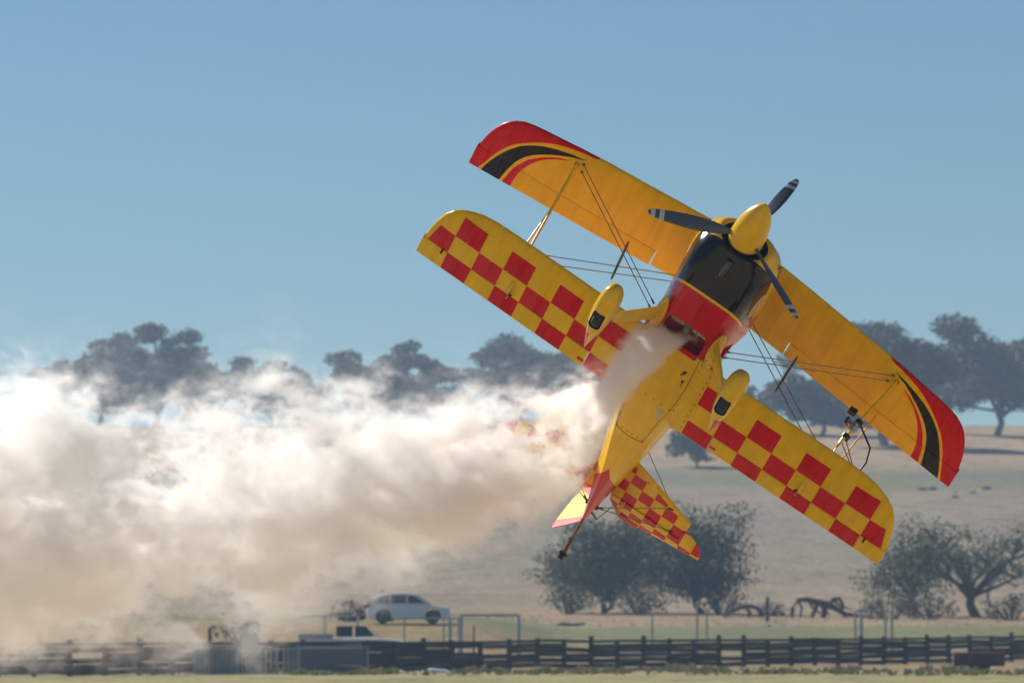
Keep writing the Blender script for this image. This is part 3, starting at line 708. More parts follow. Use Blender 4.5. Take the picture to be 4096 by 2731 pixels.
# (x, bottom z, flat half width, chine half width, chine z, longeron half width, longeron z, shoulder z, shoulder w, top z)
FS = [(.155,-.008, .30, .42, .05, .42, .62, .88, .30, 1.00),
      (-.30,-.02, .30, .41, .05, .40, .62, .90, .28, 1.02),
      (-.75,-.01, .28, .37, .10, .37, .61, .90, .26, 1.00),
      (-1.05, .02, .23, .33, .17, .34, .61, .88, .22, .98),
      (-1.42, .055, .17, .285, .24, .29, .60, .84, .17, .92),
      (-1.75, .075, .12, .245, .27, .25, .60, .79, .13, .86),
      (-2.10, .105, .065, .19, .295, .20, .59, .73, .09, .79),
      (-2.50, .165, .03, .13, .32, .14, .58, .68, .05, .71),
      (-2.90, .235, .016, .07, .35, .075, .58, .64, .03, .66),
      (-3.22, .30, .010, .028, .38, .03, .56, .60, .012, .61)]
def fring(s):
    x, zb, a, b, zc, c, zl, zs, d, zt = s
    half = [(0, zb), (a*.5, zb), (a, zb), ((a+b)/2, (zb+zc)/2 - .008), (b, zc), (b+.003, (zc+zl)/2), (c, zl), (c*.62+d*.38+.01, (zl+zs)/2+.03), (d, zs), (d*.5, (zs+zt)/2+.012), (0, zt)]
    return [(x, y, z) for y, z in half] + [(x, -y, z) for y, z in half[::-1][1:-1]]
def refine(tab, n=3):
    out = []
    for p, q in zip(tab, tab[1:]):
        for k in range(n): out.append(tuple(p[i] + (q[i]-p[i])*k/n for i in range(len(p))))
    return out + [tab[-1]]
fus = MB().loft([fring(s) for s in refine(FS, 2)]).build('fuselage', P_FUS, plane, 18)

# cowling ----------------------------------------------------------------
def cowl_paint(nt, x, y, z):
    a = y.ab()
    bline = x*-.7 + 1.331                       # z of the black/yellow edge near the nose
    blk = (z - bline).lt(0)*z.lt(.51)
    # yellow stripe and red band run across the belly and sweep back up the sides
    sx = x + (z-.05).mx(0)*1.25 + (a*.0)
    cheat = (a-.36).mx(0)*.10
    stripe = (sx).lt(.925)*z.lt(.60)
    red = (sx).lt(.885)*z.lt(.60)
    side_red = x.lt(.50)
    return [(blk, (.006,.007,.010)), (stripe, YEL), (red, RED), (side_red, RED)]
P_COWL = paint('cowling_paint', cowl_paint, coat=1.0, rough=.3)
DRED = mat('dark_red_interior', (.22,.003,.008), .45, coat=.4)
FLAT_BLACK = mat('black_interior', (.006,.006,.007), .7)  # plain black for inlet and wheel-opening insides and small dark fittings
CS = [  # x, zb, zt, hw, n
 (.10,-.012,.94,.46,5.6),(.35,.012,.93,.465,5.2),(.60,.028,.91,.472,4.8),(.90,.05,.88,.475,4.5),(1.02,.085,.865,.47,4.2),(1.12,.13,.85,.46,3.9),(1.20,.18,.83,.44,3.6),(1.27,.225,.81,.40,3.4),(1.32,.250,.785,.36,3.0),(1.36,.268,.765,.335,2.8),(1.385,.280,.735,.31,2.6),(1.39,.290,.72,.30,2.4)]
def cring(s, n=72):
    x, zb, zt, hw, e = s; zc, hz = (zb+zt)/2, (zt-zb)/2; out = []
    for k in range(n):
        t = 2*PI*k/n; c, sn_ = math.cos(t), math.sin(t)
        zz = zc + hz*math.copysign(abs(sn_)**(2/e), sn_); tp = 1 - .26*max(0, (.62-zz)/.57)
        out.append((x, tp*hw*math.copysign(abs(c)**(2/e), c), zz))
    return out
cowl = MB().loft([cring(s) for s in refine(CS, 3)]).build('cowling', [P_COWL, DRED], plane, 28)
# cooling air inlet round the spinner
cut = MB().loft([[(xx, .258*math.cos(2*PI*k/48), .512 + .212*math.sin(2*PI*k/48)) for k in range(48)] for xx in (1.18, 1.5)]).build('cut', FLAT_BLACK); boolean(cowl, cut)
# belly outlet
def rrect(x0, x1, y0, y1, r, z, n=6):
    P = []
    for cx, cy, a0 in ((x1-r, y1-r, 0), (x0+.02, y1-.02, PI/2), (x0+.02, y0+.02, PI), (x1-r, y0+r, 1.5*PI)):
        rr = r if cx > (x0+x1)/2 else .02
        for k in range(n+1): P.append((cx + rr*math.cos(a0 + PI/2*k/n), cy + rr*math.sin(a0+PI/2*k/n), z))
    return P
cut = MB().loft([rrect(.165,.447,-.245,.222,.085,-.2), rrect(.165,.447,-.245,.222,.085,.115)]).build('cut', DRED); boolean(cowl, cut)
cut = MB().loft([rrect(.10,.447,-.245,.222,.085,-.2), rrect(.10,.447,-.245,.222,.085,.112)]).build('cut', DRED)
fus.data.materials.append(DRED); boolean(fus, cut)
STL = mat('exhaust_steel', (.15,.12,.10), .38, metal=.9, var=.35, vscale=14)
STRIP = mat('bare_alloy', (.50,.44,.36), .5, metal=.6, var=.35, vscale=20)
def flat_tube(name, pts, m, parent, wall=.9):
    rings = []
    for (x, y, z, hw, hh) in pts: rings.append([(x, y + hw*math.copysign(abs(math.cos(t))**.55, math.cos(t)), z + hh*math.copysign(abs(math.sin(t))**.55, math.sin(t))) for t in np.linspace(0, 2*PI, 25)[:-1]])
    inner = [[(p[0]+.002*0, c[1] + (p[1]-c[1])*wall, c[2] + (p[2]-c[2])*wall) for p in r] for r, c in ((rings[-1], pts[-1]), (rings[-2], pts[-2]))]
    mb = MB().loft(rings + inner, cap=(True, True)); return mb.build(name, m, parent, 35)
flat_tube('exhaust_pipe', [(.50,-.01,.06,.036,.03),(.43,-.012,.035,.036,.032),(.33,-.014,.0,.042,.034),(.195,-.014,-.045,.05,.036)], STL, plane)
for y0, y1 in ((-.205,-.055),(.035,.205)):
    MB().box((.405,(y0+y1)/2,.045),(.042,y1-y0,.006)).build('metal_strip', STRIP, plane, 0)
sm = MB()
for y0 in (-.18,-.11,.09,.16): sm.tube([(.405,y0,.045),(.405,y0,.036)], .008, 8)
sm.build('strip_bolts', FLAT_BLACK, plane)
# cowl lower seam, screws, intake duct
MB().box((.66,-.0,.0255),(.44,.003,.004)).build('cowl_seam', FLAT_BLACK, cowl, 0)
dr = []
for x, z, r, h in ((1.10,.165,.012,.01),(1.17,.165,.035,.030),(1.25,.205,.043,.042),(1.305,.24,.045,.045),(1.33,.255,.043,.043)):
    dr.append([(x, r*math.cos(t), z + h*math.sin(t)) for t in np.linspace(0, 2*PI, 25)[:-1]])
inn = [[(x, .038*math.cos(t), z + .038*math.sin(t)) for t in np.linspace(0, 2*PI, 25)[:-1]] for x, z in ((1.332,.256),(1.22,.20))]
BLKP = mat('black_gloss', (.008,.008,.010), .2, coat=1)
dct = MB().loft(dr + inn).build('intake_duct', BLKP, cowl, 35)
MB().loft([[(1.26, .0375*math.cos(t), .225 + .0375*math.sin(t)) for t in np.linspace(0, 2*PI, 25)[:-1]]]*1 + [[(1.255, .0375*math.cos(t), .224 + .0375*math.sin(t)) for t in np.linspace(0, 2*PI, 25)[:-1]]]).build('duct_screen', FLAT_BLACK, dct, 0)
scr = MB()
for x, y in ((1.16,-.075),(1.135,-.03),(1.13,.02),(1.155,.06)):
    z_ = interp(x, [(c[0], c[1]) for c in CS]); scr.tube([(x,y,z_+.004),(x,y,z_-.003)], .006, 8)
scr.build('duct_rivets', STL, cowl)
# spinner
SPX = 1.42
sp = [(SPX, .181)] + [(SPX + .57*t, .181*max(0, 1 - t**2.5)**.70) for t in (.04,.08,.14,.2,.27,.34,.42,.5,.58,.66,.73,.80,.86,.91,.95,.98,.995)]
spn = MB().loft([[(x, r*math.cos(2*PI*k/64), .502 + r*math.sin(2*PI*k/64)) for k in range(64)] for x, r in sp] + [[(SPX+.5705, 0.0005*math.cos(2*PI*k/64), .502+.0005*math.sin(2*PI*k/64)) for k in range(64)]]).build('spinner', P_YEL, plane, 35)
MB().loft([[(x, r*math.cos(2*PI*k/64), .502 + r*math.sin(2*PI*k/64)) for k in range(64)] for x, r in ((SPX-.02,.176),(SPX-.004,.183),(SPX+.004,.183))]).build('backplate', mat('spinner_backplate', (.45,.42,.35), .3, metal=.8), spn)
# propeller blades, at rest
def prop_mat():
    m = bpy.data.materials.new('propeller_blade'); m.use_nodes = True; nt = m.node_tree; p = nt.nodes['Principled BSDF']
    tc = nt.nodes.new('ShaderNodeTexCoord'); sp_ = nt.nodes.new('ShaderNodeSeparateXYZ'); nt.links.new(tc.outputs['Object'], sp_.inputs[0]); r = E(nt, sp_.outputs[2])
    wh = r.gt(.88)*r.lt(.93) + r.gt(.975)*r.lt(1.02)
    mx = nt.nodes.new('ShaderNodeMix'); mx.data_type = 'RGBA'; nt.links.new(wh.s, mx.inputs[0]); mx.inputs[6].default_value = (.075,.09,.11,1); mx.inputs[7].default_value = (.6,.62,.62,1)
    nt.links.new(mx.outputs[2], p.inputs['Base Color']); p.inputs['Roughness'].default_value = .4; return m
bl = MB(); rings = []
for r, ch, th, tw in ((.10,.045,.040,55),(.18,.05,.036,52),(.26,.085,.026,44),(.38,.125,.019,36),(.52,.145,.015,30),(.66,.145,.012,25),(.80,.13,.010,21),(.92,.11,.008,19),(1.0,.085,.006,17),(1.035,.055,.004,16),(1.05,.02,.002,16)):
    t = math.radians(tw); rg = []
    for k in range(20):
        a = 2*PI*k/20; u, v = ch/2*math.cos(a), th/2*math.sin(a)*(1.2 if math.sin(a) > 0 else .8)
        rg.append((u*math.sin(t) + v*math.cos(t), u*math.cos(t) - v*math.sin(t), r))
    rings.append(rg)
blm = bl.loft(rings).mesh('propeller_blade', prop_mat(), 40)
for angd in (-2, 118, 238):
    o = link('propeller_blade', blm, spn); o.location = (SPX+.065, 0, .502); o.rotation_euler = (math.radians(angd), 0, 0)

# wing root fairing plates and belly panels -------------------------------
def strip(name, pts, w, m, parent, lift=.003):
    """thin raised strip following points on the belly"""
    mb = MB(); P = [Vector(p) for p in pts]; L_, R_ = [], []
    for i, p in enumerate(P):
        d = (P[min(i+1,len(P)-1)]-P[max(i-1,0)]).normalized(); n = Vector((-d.y, d.x, 0)).normalized()*w/2
        L_.append(p+n); R_.append(p-n)
    rings = [[(l.x,l.y,l.z),(r.x,r.y,r.z),(r.x,r.y,r.z-lift),(l.x,l.y,l.z-lift)] for l, r in zip(L_, R_)]
    return mb.loft(rings).build(name, m, parent, 0)
DKLINE = mat('panel_gap', (.05,.03,.01), .8)
SCREW = mat('screw_heads', (.10,.06,.02), .5, metal=.5)
def belly_z(x): return interp(-x, [(-s[0], s[1]) for s in FS])
scr = MB()
def screws(p0, p1, n, r=.0065):
    for i in range(n):
        t = i/(n-1); x, y, z = (p0[j]+(p1[j]-p0[j])*t for j in range(3)); scr.tube([(x,y,z+.003),(x,y,z-.0035)], r, 6)
for sd in (1, -1):
    # fairing skin between belly and wing
    pl = [(.20,.285),(.02,.29),(-.3,.29),(-.66,.27),(-.98,.345)]
    rg = []
    for x, yi in ((.085,.29),(.0,.285),(-.35,.285),(-.68,.265),(-.80,.28),(-.93,.33)):
        zi = belly_z(x) - .006; yo = .452 if x < .05 else .40; u = (leL(yo)-x)/(leL(yo)-teL(yo)); u = min(max(u,0.0),1); zo = zL(yo) - half_t(u)*(leL(yo)-teL(yo)) - .005
        rg.append([(x, sd*yi, zi), (x, sd*(yi*.6+yo*.4), zi*.7+zo*.3-.002), (x, sd*yo, zo), (x, sd*yo, zo+.004), (x, sd*yi, zi+.004)])
    MB().loft(rg).build('wing_root_fairing', P_YEL, plane, 30)
    screws((.12, sd*.305, belly_z(.1)-.009), (-.66, sd*.287, belly_z(-.66)-.009), 9)
    screws((.05, sd*.435, -.028), (-.90, sd*.435, -.012), 11)
    strip('panel_gap', [(.16,sd*.262,belly_z(.16)-.001),(-.3,sd*.28,belly_z(-.3)-.001),(-.68,sd*.258,belly_z(-.68)-.001),(-1.0,sd*.20,belly_z(-1.0)-.001),(-1.42,sd*.16,belly_z(-1.42)-.001)], .004, DKLINE, fus)
screws((-.70,-.24,belly_z(-.7)-.001),(-.70,.24,belly_z(-.7)-.001),6)
strip('panel_gap', [(-1.40,-.165,belly_z(-1.40)-.001),(-1.43,-.08,belly_z(-1.43)-.001),(-1.44,0,belly_z(-1.44)-.001),(-1.43,.08,belly_z(-1.43)-.001),(-1.40,.165,belly_z(-1.40)-.001)], .004, DKLINE, fus)
screws((-1.38,-.15,belly_z(-1.38)-.001),(-1.38,.15,belly_z(-1.38)-.001),6)
tag(scr.build('screws', SCREW, fus), kind='stuff')
oil = MB()
for x, y, r in ((-.10,.195,.014),(-.125,.188,.017),(-.16,.175,.013),(-.235,.215,.016)):
    z_ = belly_z(x); oil.tube([(x,y,z_+.002),(x,y,z_-.006)], r, 10)
oil.tube([(-.235,.215,-.026),(-.30,.222,-.026)], .004, 6); oil.build('drain_fittings', FLAT_BLACK, fus)
an = MB().tube([(-.79,.165,belly_z(-.79)+.004),(-.79,.165,belly_z(-.79)-.007)], .037, 24); an.tube([(-.785,.165,.012-.02),(-.84,.172,-.035),(-.90,.178,-.055)], [.020,.014,.006], 12)
an.build('belly_antenna', mat('cream_plastic', (.62,.52,.36), .5), plane)
# canopy and headrest on the far side of the fuselage
cr = []
for x, zb, h, hw in ((.15,.93,.01,.10),(.05,.94,.13,.20),(-.15,.95,.26,.25),(-.45,.95,.33,.26),(-.75,.95,.30,.24),(-1.05,.92,.18,.18),(-1.35,.88,.04,.08)):
    cr.append([(x, hw*math.cos(t), zb + h*math.sin(t)) for t in np.linspace(0, PI, 17)])
MB().loft(cr).build('canopy', mat('canopy_glass', (.03,.04,.05), .05, spec=.8, coat=1), plane, 40)

# landing gear -------------------------------------------------------------
def pant_paint(nt, x, y, z):
    a = y.ab()
    red = (a - .755).gt(0)*(x - (z+.58)*.25).lt(.36)
    return [(red, RED)]
P_PANT = paint('wheel_fairing_paint', pant_paint, coat=1, rough=.3)
PT = [(.985,.001,-.60,.001),(.980,.026,-.60,.030),(.962,.052,-.60,.062),(.92,.080,-.598,.100),(.85,.101,-.592,.138),(.75,.113,-.585,.165),(.63,.116,-.58,.180),(.50,.110,-.578,.178),(.38,.093,-.578,.158),(.27,.070,-.578,.125),(.16,.044,-.578,.082),(.06,.022,-.578,.045),(0,.009,-.578,.02),(-.035,.001,-.578,.002)]
for sd in (1, -1):
    rings = [[(x, sd*.755 + w_*math.copysign(abs(math.cos(t))**.85, math.cos(t)), z + h*math.copysign(abs(math.sin(t))**.85, math.sin(t))) for t in np.linspace(0, 2*PI, 33)[:-1]] for x, w_, z, h in refine(PT, 3)]
    pant = MB().loft(rings).build('wheel_fairing', [P_PANT, FLAT_BLACK], plane, 40)
    cutp = []
    for zz in (-.9, -.60):
        P = []
        for cx, cy, a0 in ((.655,.035,0),(.475,.035,PI/2),(.475,-.035,PI),(.655,-.035,1.5*PI)):
            for k in range(6): P.append((cx + .03*math.cos(a0+PI/2*k/5), sd*.755 + cy + .03*math.sin(a0+PI/2*k/5), zz))
        cutp.append(P)
    boolean(pant, MB().loft(cutp).build('cut', FLAT_BLACK))
    tr = []
    for yy, rr in ((-.052,.12),(-.05,.165),(-.035,.19),(0,.197),(.035,.19),(.05,.165),(.052,.12)):
        tr.append([(.57 + rr*math.cos(2*PI*k/36), sd*.755 + yy, -.575 + rr*math.sin(2*PI*k/36)) for k in range(36)])
    MB().loft(tr).build('wheel', TYRE, pant, 40)
    # leg: a flat sprung steel leg in a streamlined fairing
    rg = []
    for t in np.linspace(0, 1, 9):
        le_ = Vector((.50 + .115*t, sd*(.325 + .345*t), .015 - .585*t)); te_ = Vector((.265 + .18*t, sd*(.325+.345*t), .015 - .585*t)); c = le_.x - te_.x; n = Vector((0, .585, sd*.345)).normalized()
        lo = []
        for u in np.linspace(0, 1, 12): lo.append(Vector((le_.x - u*c, le_.y, le_.z)) + n*half_t(float(u))*c*1.6)
        hi = []
        for u in np.linspace(1, 0, 12)[:-1]: hi.append(Vector((le_.x - u*c, le_.y, le_.z)) - n*half_t(float(u))*c*1.6)
        rg.append(lo + hi[:-0 or None])
    leg = MB().loft(rg).build('landing_gear_leg', P_YEL, plane, 40)
    MB().loft([[(x, sd*y + sd*dy*.0, z + dz) for x, y, z, dz in ((.63,.648,-.545,0),(.44,.648,-.545,0),(.43,.66,-.575,0),(.64,.66,-.575,0))], [(x, sd*y, z) for x, y, z in ((.632,.662,-.552),(.438,.662,-.552),(.428,.674,-.582),(.642,.674,-.582))]] if False else [[(.64,sd*.640,-.535),(.43,sd*.640,-.535),(.43,sd*.652,-.575),(.64,sd*.652,-.575)],[(.645,sd*.668,-.555),(.425,sd*.668,-.555),(.425,sd*.676,-.59),(.645,sd*.676,-.59)]]).build('leg_boot', FLAT_BLACK, leg, 0)
    # root fairing: an oval plate wrapped round the lower corner of the cowl
    rg = []; N = 28
    for k in range(N):
        a = 2*PI*k/N; ux = .355 + .245*math.cos(a)*(1.0 if math.cos(a) > 0 else .95); v = .068*math.sin(a)*(1.15 - .25*math.cos(a))
        rg.append((ux, v))
    # map v across the corner: negative v on the belly, positive up the side
    def corner(x, v, lift):
        b = interp(x, [(c[0], c[1]) for c in CS]); hw = .436
        s = v/.07
        return (x, sd*(.352 + min(0, v)*.95 + max(0, v)*.95*.55 + lift*.4), b + max(0, v)*.9*1.0 - lift + .012 + (.0 if v < 0 else 0))
    outer = [corner(x, v, .010) for x, v in rg]; base = [corner(x, v, -.012) for x, v in rg]
    inner = [corner(.355 + (x-.355)*.72, v*.6, .024) for x, v in rg]
    MB().loft([base, outer, inner]).build('leg_root_fairing', P_YEL, leg, 30)
    sc2 = MB()
    for k in (1, 5, 9, 13, 17, 21, 25):
        x, v = rg[k]; p = Vector(corner(.355+(x-.355)*.86, v*.8, .017)); sc2.tube([p + Vector((0,0,.003)), p - Vector((0,0,.004))], .006, 6)
    sc2.build('root_screws', SCREW, leg)

# tail ---------------------------------------------------------------------
ZT = .60
def tail_checks(nt, x, y, z):
    a = y.ab(); k = ((a - .212)/.1525).fl().mod(2.0)
    j = ((x + 2.905)/.1535).fl().mod(2.0)
    stab = x.gt(-2.905)
    lead = (x + a*.413).lt(-2.2700)                       # yellow band behind the leading edge
    ms = stab*lead*((k - j).ab().lt(.5))
    je = ((x + 2.905)/.088).fl().mod(2.0)
    me_ = stab.inv()*((k - je).ab().gt(.5))*((a*.0 + x + (a-.98)*.35).lt(9))
    return [((ms + me_).mn(1.0), RED)]
P_TAIL = paint('tail_checks', tail_checks)
def plate(outline, z, th, edge=.35):
    """flat lenticular panel from an outline in x,y"""
    P = [Vector((p[0], p[1], 0)) for p in outline]; c = sum(P, Vector())/len(P)
    ins = [p + (c-p).normalized()*.035 for p in P]
    mb = MB()
    mb.loft([[(p.x,p.y,z-th) for p in ins], [(p.x,p.y,z-th*edge) for p in P], [(p.x,p.y,z+th*edge) for p in P], [(p.x,p.y,z+th) for p in ins]])
    return mb
for sd in (1, -1):
    stab = plate([(x, sd*y) for x, y in ((-2.285,.165),(-2.45,.575),(-2.615,.971),(-2.75,.972),(-2.898,.968),(-2.898,.5),(-2.898,.07),(-2.6,.11))], ZT, .022).build('horizontal_stabilizer', P_TAIL, plane, 25)
    ol = [(-2.912,.09),(-2.912,.5),(-2.912,.978),(-2.80,.980),(-2.735,.984),(-2.757,1.04),(-2.79,1.10),(-2.835,1.16),(-2.90,1.205),(-2.98,1.228),(-3.035,1.230),(-3.10,.86),(-3.166,.503),(-3.218,.273),(-3.11,.18),(-3.009,.10)]
    df = math.radians(7)
    el = plate([(x, sd*y) for x, y in ol], 0, .018)
    el.v = [(-2.905 + (x+2.905)*math.cos(df) , y, ZT + z - (x+2.905)*math.sin(df)*1.0) for x, y, z in el.v]
    elev = el.build('elevator', P_TAIL, plane, 25)
    MB().box((-3.15, sd*.39, ZT+.006),(.055,.23,.012)).build('trim_tab', mat('tab_red', RED, .3, coat=.8), elev, 0)
    # spades on the elevator and brace wires
    hw_ = MB().tube([(-2.90,sd*.249,ZT-.03),(-2.90,sd*.249,ZT-.11)], .008, 8).tube([(-2.86,sd*.27,ZT-.05),(-3.23,sd*.272,ZT-.07)], .007, 8); hw_.build('elevator_pushrod', P_YEL, elev)
    tipb = (-2.577, sd*.71, ZT-.02); tipb2 = (-2.868, sd*.83, ZT-.02); foot = (-2.975, sd*.058, .36)
    WIRE = bpy.data.materials.get('bracing_wire') or mat('bracing_wire', (.20,.17,.14), .35, metal=.8)
    for e_ in (tipb, tipb2): MB().tube([foot, e_], .0045, 6).tube([foot, Vector(foot).lerp(Vector(e_), .09)], .009, 6).build('tail_brace_wire', WIRE, plane)
    MB().box((foot[0], sd*.05, .36), (.05,.05,.02)).tube([(-2.58,sd*.69,ZT-.024),(-2.575,sd*.745,ZT-.022)], .010, 8).tube([(-2.868,sd*.83,ZT-.03),(-2.868,sd*.83,ZT-.015)], .02, 8).build('wire_bracket', FLAT_BLACK, plane)
    MB().tube([(-2.58,sd*.71,ZT+.02),(-2.5,sd*.012,1.12)], .004, 6).build('tail_brace_wire', WIRE, plane)
def tail_paint(nt, x, y, z):
    return [((z + (x+3.2)*.25).lt(.36), RED), ((z + (x+3.2)*1.0).gt(.62), RED)]
P_RUD = paint('rudder_paint', tail_paint, ribs=True)
for l_ in list(P_RUD.node_tree.links):
    if l_.to_socket.name == 'Roughness': P_RUD.node_tree.links.remove(l_)
P_RUD.node_tree.nodes['Principled BSDF'].inputs['Roughness'].default_value = .55
# fin
fo = [(-2.40,.70),(-2.70,1.05),(-2.95,1.38),(-3.05,1.46),(-3.19,1.46),(-3.19,.58),(-2.6,.60)]
mb = MB(); c = Vector((-2.9, .95))
ins = [(x + (c.x-x)*.12, z + (c.y-z)*.12) for x, z in fo]
mb.loft([[(x,-.028,z) for x, z in ins],[(x,-.010,z) for x, z in fo],[(x,.010,z) for x, z in fo],[(x,.028,z) for x, z in ins]]).build('tail_fin', P_RUD, plane, 25)
# rudder, hard over to the pilot's right
ro = [(-3.20,1.50),(-3.10,1.56),(-3.22,1.60),(-3.38,1.56),(-3.52,1.40),(-3.63,1.15),(-3.70,.85),(-3.70,.58),(-3.685,.40),(-3.66,.325),(-3.42,.305),(-3.25,.295),(-3.205,.30),(-3.20,.9)]
c = Vector((-3.36, .9)); ins = [(x + (c.x-x)*.16, z + (c.y-z)*.10) for x, z in ro]; dr_ = math.radians(31)
rud = MB().loft([[(x,-.026,z) for x, z in ins],[(x,-.008,z) for x, z in ro],[(x,.008,z) for x, z in ro],[(x,.026,z) for x, z in ins]])
rud.v = [(-3.20 + (x+3.20)*math.cos(dr_) + y*math.sin(dr_), (x+3.20)*math.sin(dr_) + y*math.cos(dr_), z) for x, y, z in rud.v]
rudder = rud.build('rudder', P_RUD, plane, 25)
MB().tube([(-3.16,.02,.44),(-3.22,.11,.44)], .012, 8).tube([(-3.22,.11,.44),(-2.95,.19,.52)], .0045, 6).build('rudder_horn', WIRE, rudder)
# tail wheel on its long spring
tws = MB().tube([(-3.14,0,.305),(-3.40,.005,.27),(-3.56,.008,.235)], [.017,.015,.014], 10)
BRN = mat('brown_spring_steel', (.16,.09,.05), .4, metal=.6)
spr = tws.build('tailwheel_spring', BRN, plane)
MB().tube([(-3.50,.006,.25),(-3.66,.010,.205)], [.022,.026], 10).tube([(-3.46,.02,.27),(-3.49,-.02,.24)], .014, 8).build('tailwheel_fork', BRN, spr)
MB().tube([(-3.70,-.016,.185),(-3.70,.036,.185)], .050, 20).build('tailwheel', TYRE, spr)
MB().box((-3.69,.008,.20),(.07,.055,.03)).tube([(-3.68,-.035,.19),(-3.68,.055,.19)], .014, 8).build('wheel_axle', FLAT_BLACK, spr, 0)

# struts and wires ------------------------------------------------------------
def sstrut(name, p0, p1, c0, c1, th, m, parent, mid=None):
    p0, p1 = Vector(p0), Vector(p1); d = (p1-p0).normalized(); f = Vector((1,0,0)); f = (f - d*f.dot(d)).normalized(); s = d.cross(f); rings = []
    for t in np.linspace(0, 1, 13):
        ch = c0 + (c1-c0)*t; ch *= (1 + (.5*(abs(2*t-1)**6))); p = p0.lerp(p1, float(t)); rings.append([p + f*ch/2*math.cos(a) + s*th/2*math.sin(a)*(1 if math.cos(a) > 0 else 1) for a in np.linspace(0, 2*PI, 21)[:-1]])
    return MB().loft(rings).build(name, m, parent, 40)
for sd in (1, -1):
    lo, hi = (-.27, sd*1.82, .14), (.135, sd*1.97, 1.30)
    st = sstrut('interplane_strut', lo, hi, .085, .075, .032, P_YEL, plane)
    MB().tube([Vector(hi) + Vector((.01,0,-.02)), Vector(hi) + Vector((.012,0,.03))], .022, 10).build('strut_socket', FLAT_BLACK, st)
    sstrut('aileron_slave_strut', (-.735, sd*1.93, .14), (-.43, sd*1.973, 1.31), .028, .028, .02, P_YEL, plane)
    for (xa, xb, o_) in ((.42,.194,0),(.33,.089,.02)):
        a_ = (xa, sd*(.43), .03); b_ = (xb, sd*(1.914-o_), 1.30)
        MB().tube([a_, b_], .0048, 6).tube([Vector(a_), Vector(a_).lerp(Vector(b_), .03)], .011, 8).tube([Vector(b_), Vector(b_).lerp(Vector(a_), .012)], .014, 8).build('flying_wire', WIRE, plane)
    for (xa, ya_, xb) in ((-.10,1.79,-.10),(-.20,1.74,-.20)):
        MB().tube([(xa, sd*ya_, .13), (xb, sd*.18, 1.24)], .0048, 6).build('landing_wire', WIRE, plane)
    jv = MB(); P0, P1 = Vector((.35, sd*1.03, .61)), Vector((-.345, sd*1.01, .69))
    jv.tube([P0.lerp(P1, t) for t in (0,.03,.1,.5,.9,.97,1)], [.003,.009,.013,.015,.013,.009,.003], 10); jv.build('wire_spreader', mat('black_spreader', (.01,.01,.01), .4), plane)
    # cabane struts
    for (x0_, x1_) in ((.30,.28),(-.25,-.20)):
        sstrut('cabane_strut', (x0_, sd*.28, .88), (x1_, sd*.36, 1.31), .05, .05, .02, P_YEL, plane)
    # aileron hinge fairing and bellcrank under the lower wing
    hb = sd*1.79
    fr = [[(x, hb + w_*math.cos(t), .065 + h*math.sin(t)) for t in np.linspace(0, 2*PI, 17)[:-1]] for x, w_, h in ((-.50,.004,.004),(-.53,.020,.035),(-.60,.022,.045),(-.67,.016,.04),(-.70,.005,.012))]
    MB().loft(fr).build('hinge_fairing', P_YEL, plane, 40)
    MB().tube([(-.66,hb-.02*sd,.035),(-.79,hb-.015*sd,.055)], .008, 8).build('aileron_pushrod', mat('rod_red', RED, .3, coat=.8), plane)
    MB().tube([(-.69,hb-.035*sd,.05),(-.69,hb-.035*sd,.03)], .017, 8).tube([(-.79,hb-.015*sd,.06),(-.80,hb-.015*sd,.045)], .012, 8).build('rod_end', FLAT_BLACK, plane)
    MB().tube([(-.78,sd*2.60,.13),(-.835,sd*2.60,.115)], .012, 8).build('aileron_stop', FLAT_BLACK, plane)
    # inspection ring under the lower wing
    ir = MB(); c_ = (-.34, sd*1.80); rr = .07
    zz_ = lambda x, a: zL(a) - half_t((leL(a)-x)/(leL(a)-teL(a)))*(leL(a)-teL(a)) - .0008
    ir.tube([(c_[0]+rr*math.cos(t), c_[1]+rr*math.sin(t), zz_(c_[0]+rr*math.cos(t), abs(c_[1]+rr*math.sin(t)))) for t in np.linspace(0, 2*PI, 33)], .0016, 4); ir.build('inspection_ring', P_CHECK, plane)
# action camera, clamps, sighting frame and curved rod on the left strut
lo, hi = Vector((-.27, 1.82, .14)), Vector((.135, 1.97, 1.30)); ax = (hi-lo).normalized()
def on(t): return lo.lerp(hi, t)
CAMB = mat('camera_black', (.012,.012,.014), .35); CLS = mat('clamp_silver', (.45,.45,.46), .35, metal=.7)
cl = empty('camera_mount'); cl.parent = plane
for q_ in (.50, .33): MB().tube([on(q_)-ax*.02, on(q_)+ax*.03], .046, 14).build('strut_clamp', CAMB, cl)
p = on(.42); MB().tube([p-ax*.02, p+ax*.05], .044, 8).box(p+Vector((.02,-.05,.02)), (.07,.06,.05)).build('silver_clamp', CLS, cl, 0)
MB().tube([p+Vector((.02,-.06,.0)), p+Vector((.02,-.10,.02)), p+Vector((.06,-.10,.07))], .016, 8).build('camera_arm', CAMB, cl)
MB().box(p+Vector((.12,-.10,.10)), (.055,.085,.065)).tube([p+Vector((.14,-.09,.10)), p+Vector((.165,-.09,.10))], .02, 12).build('camera_body', CAMB, cl, 0)
e0 = on(.50)
RODM = mat('black_rod', (.01,.01,.012), .4)
MB().tube([e0+Vector((0,.02,0)), Vector((-.06,2.14,.52)), Vector((-.14,2.19,.40)), Vector((-.30,2.17,.15))], .010, 8).build('curved_rod', RODM, plane)
k0 = Vector((-.24,2.17,.26))
for q in (on(.33), on(.30)+Vector((0,-.02,-.02))): MB().tube([q, k0], .0055, 6).build('sight_rod', WIRE, plane)
MB().tube([on(.36)+Vector((.01,-.03,0)), Vector((-.20,1.87,.12))], .008, 6).build('sight_rod', WIRE, plane)

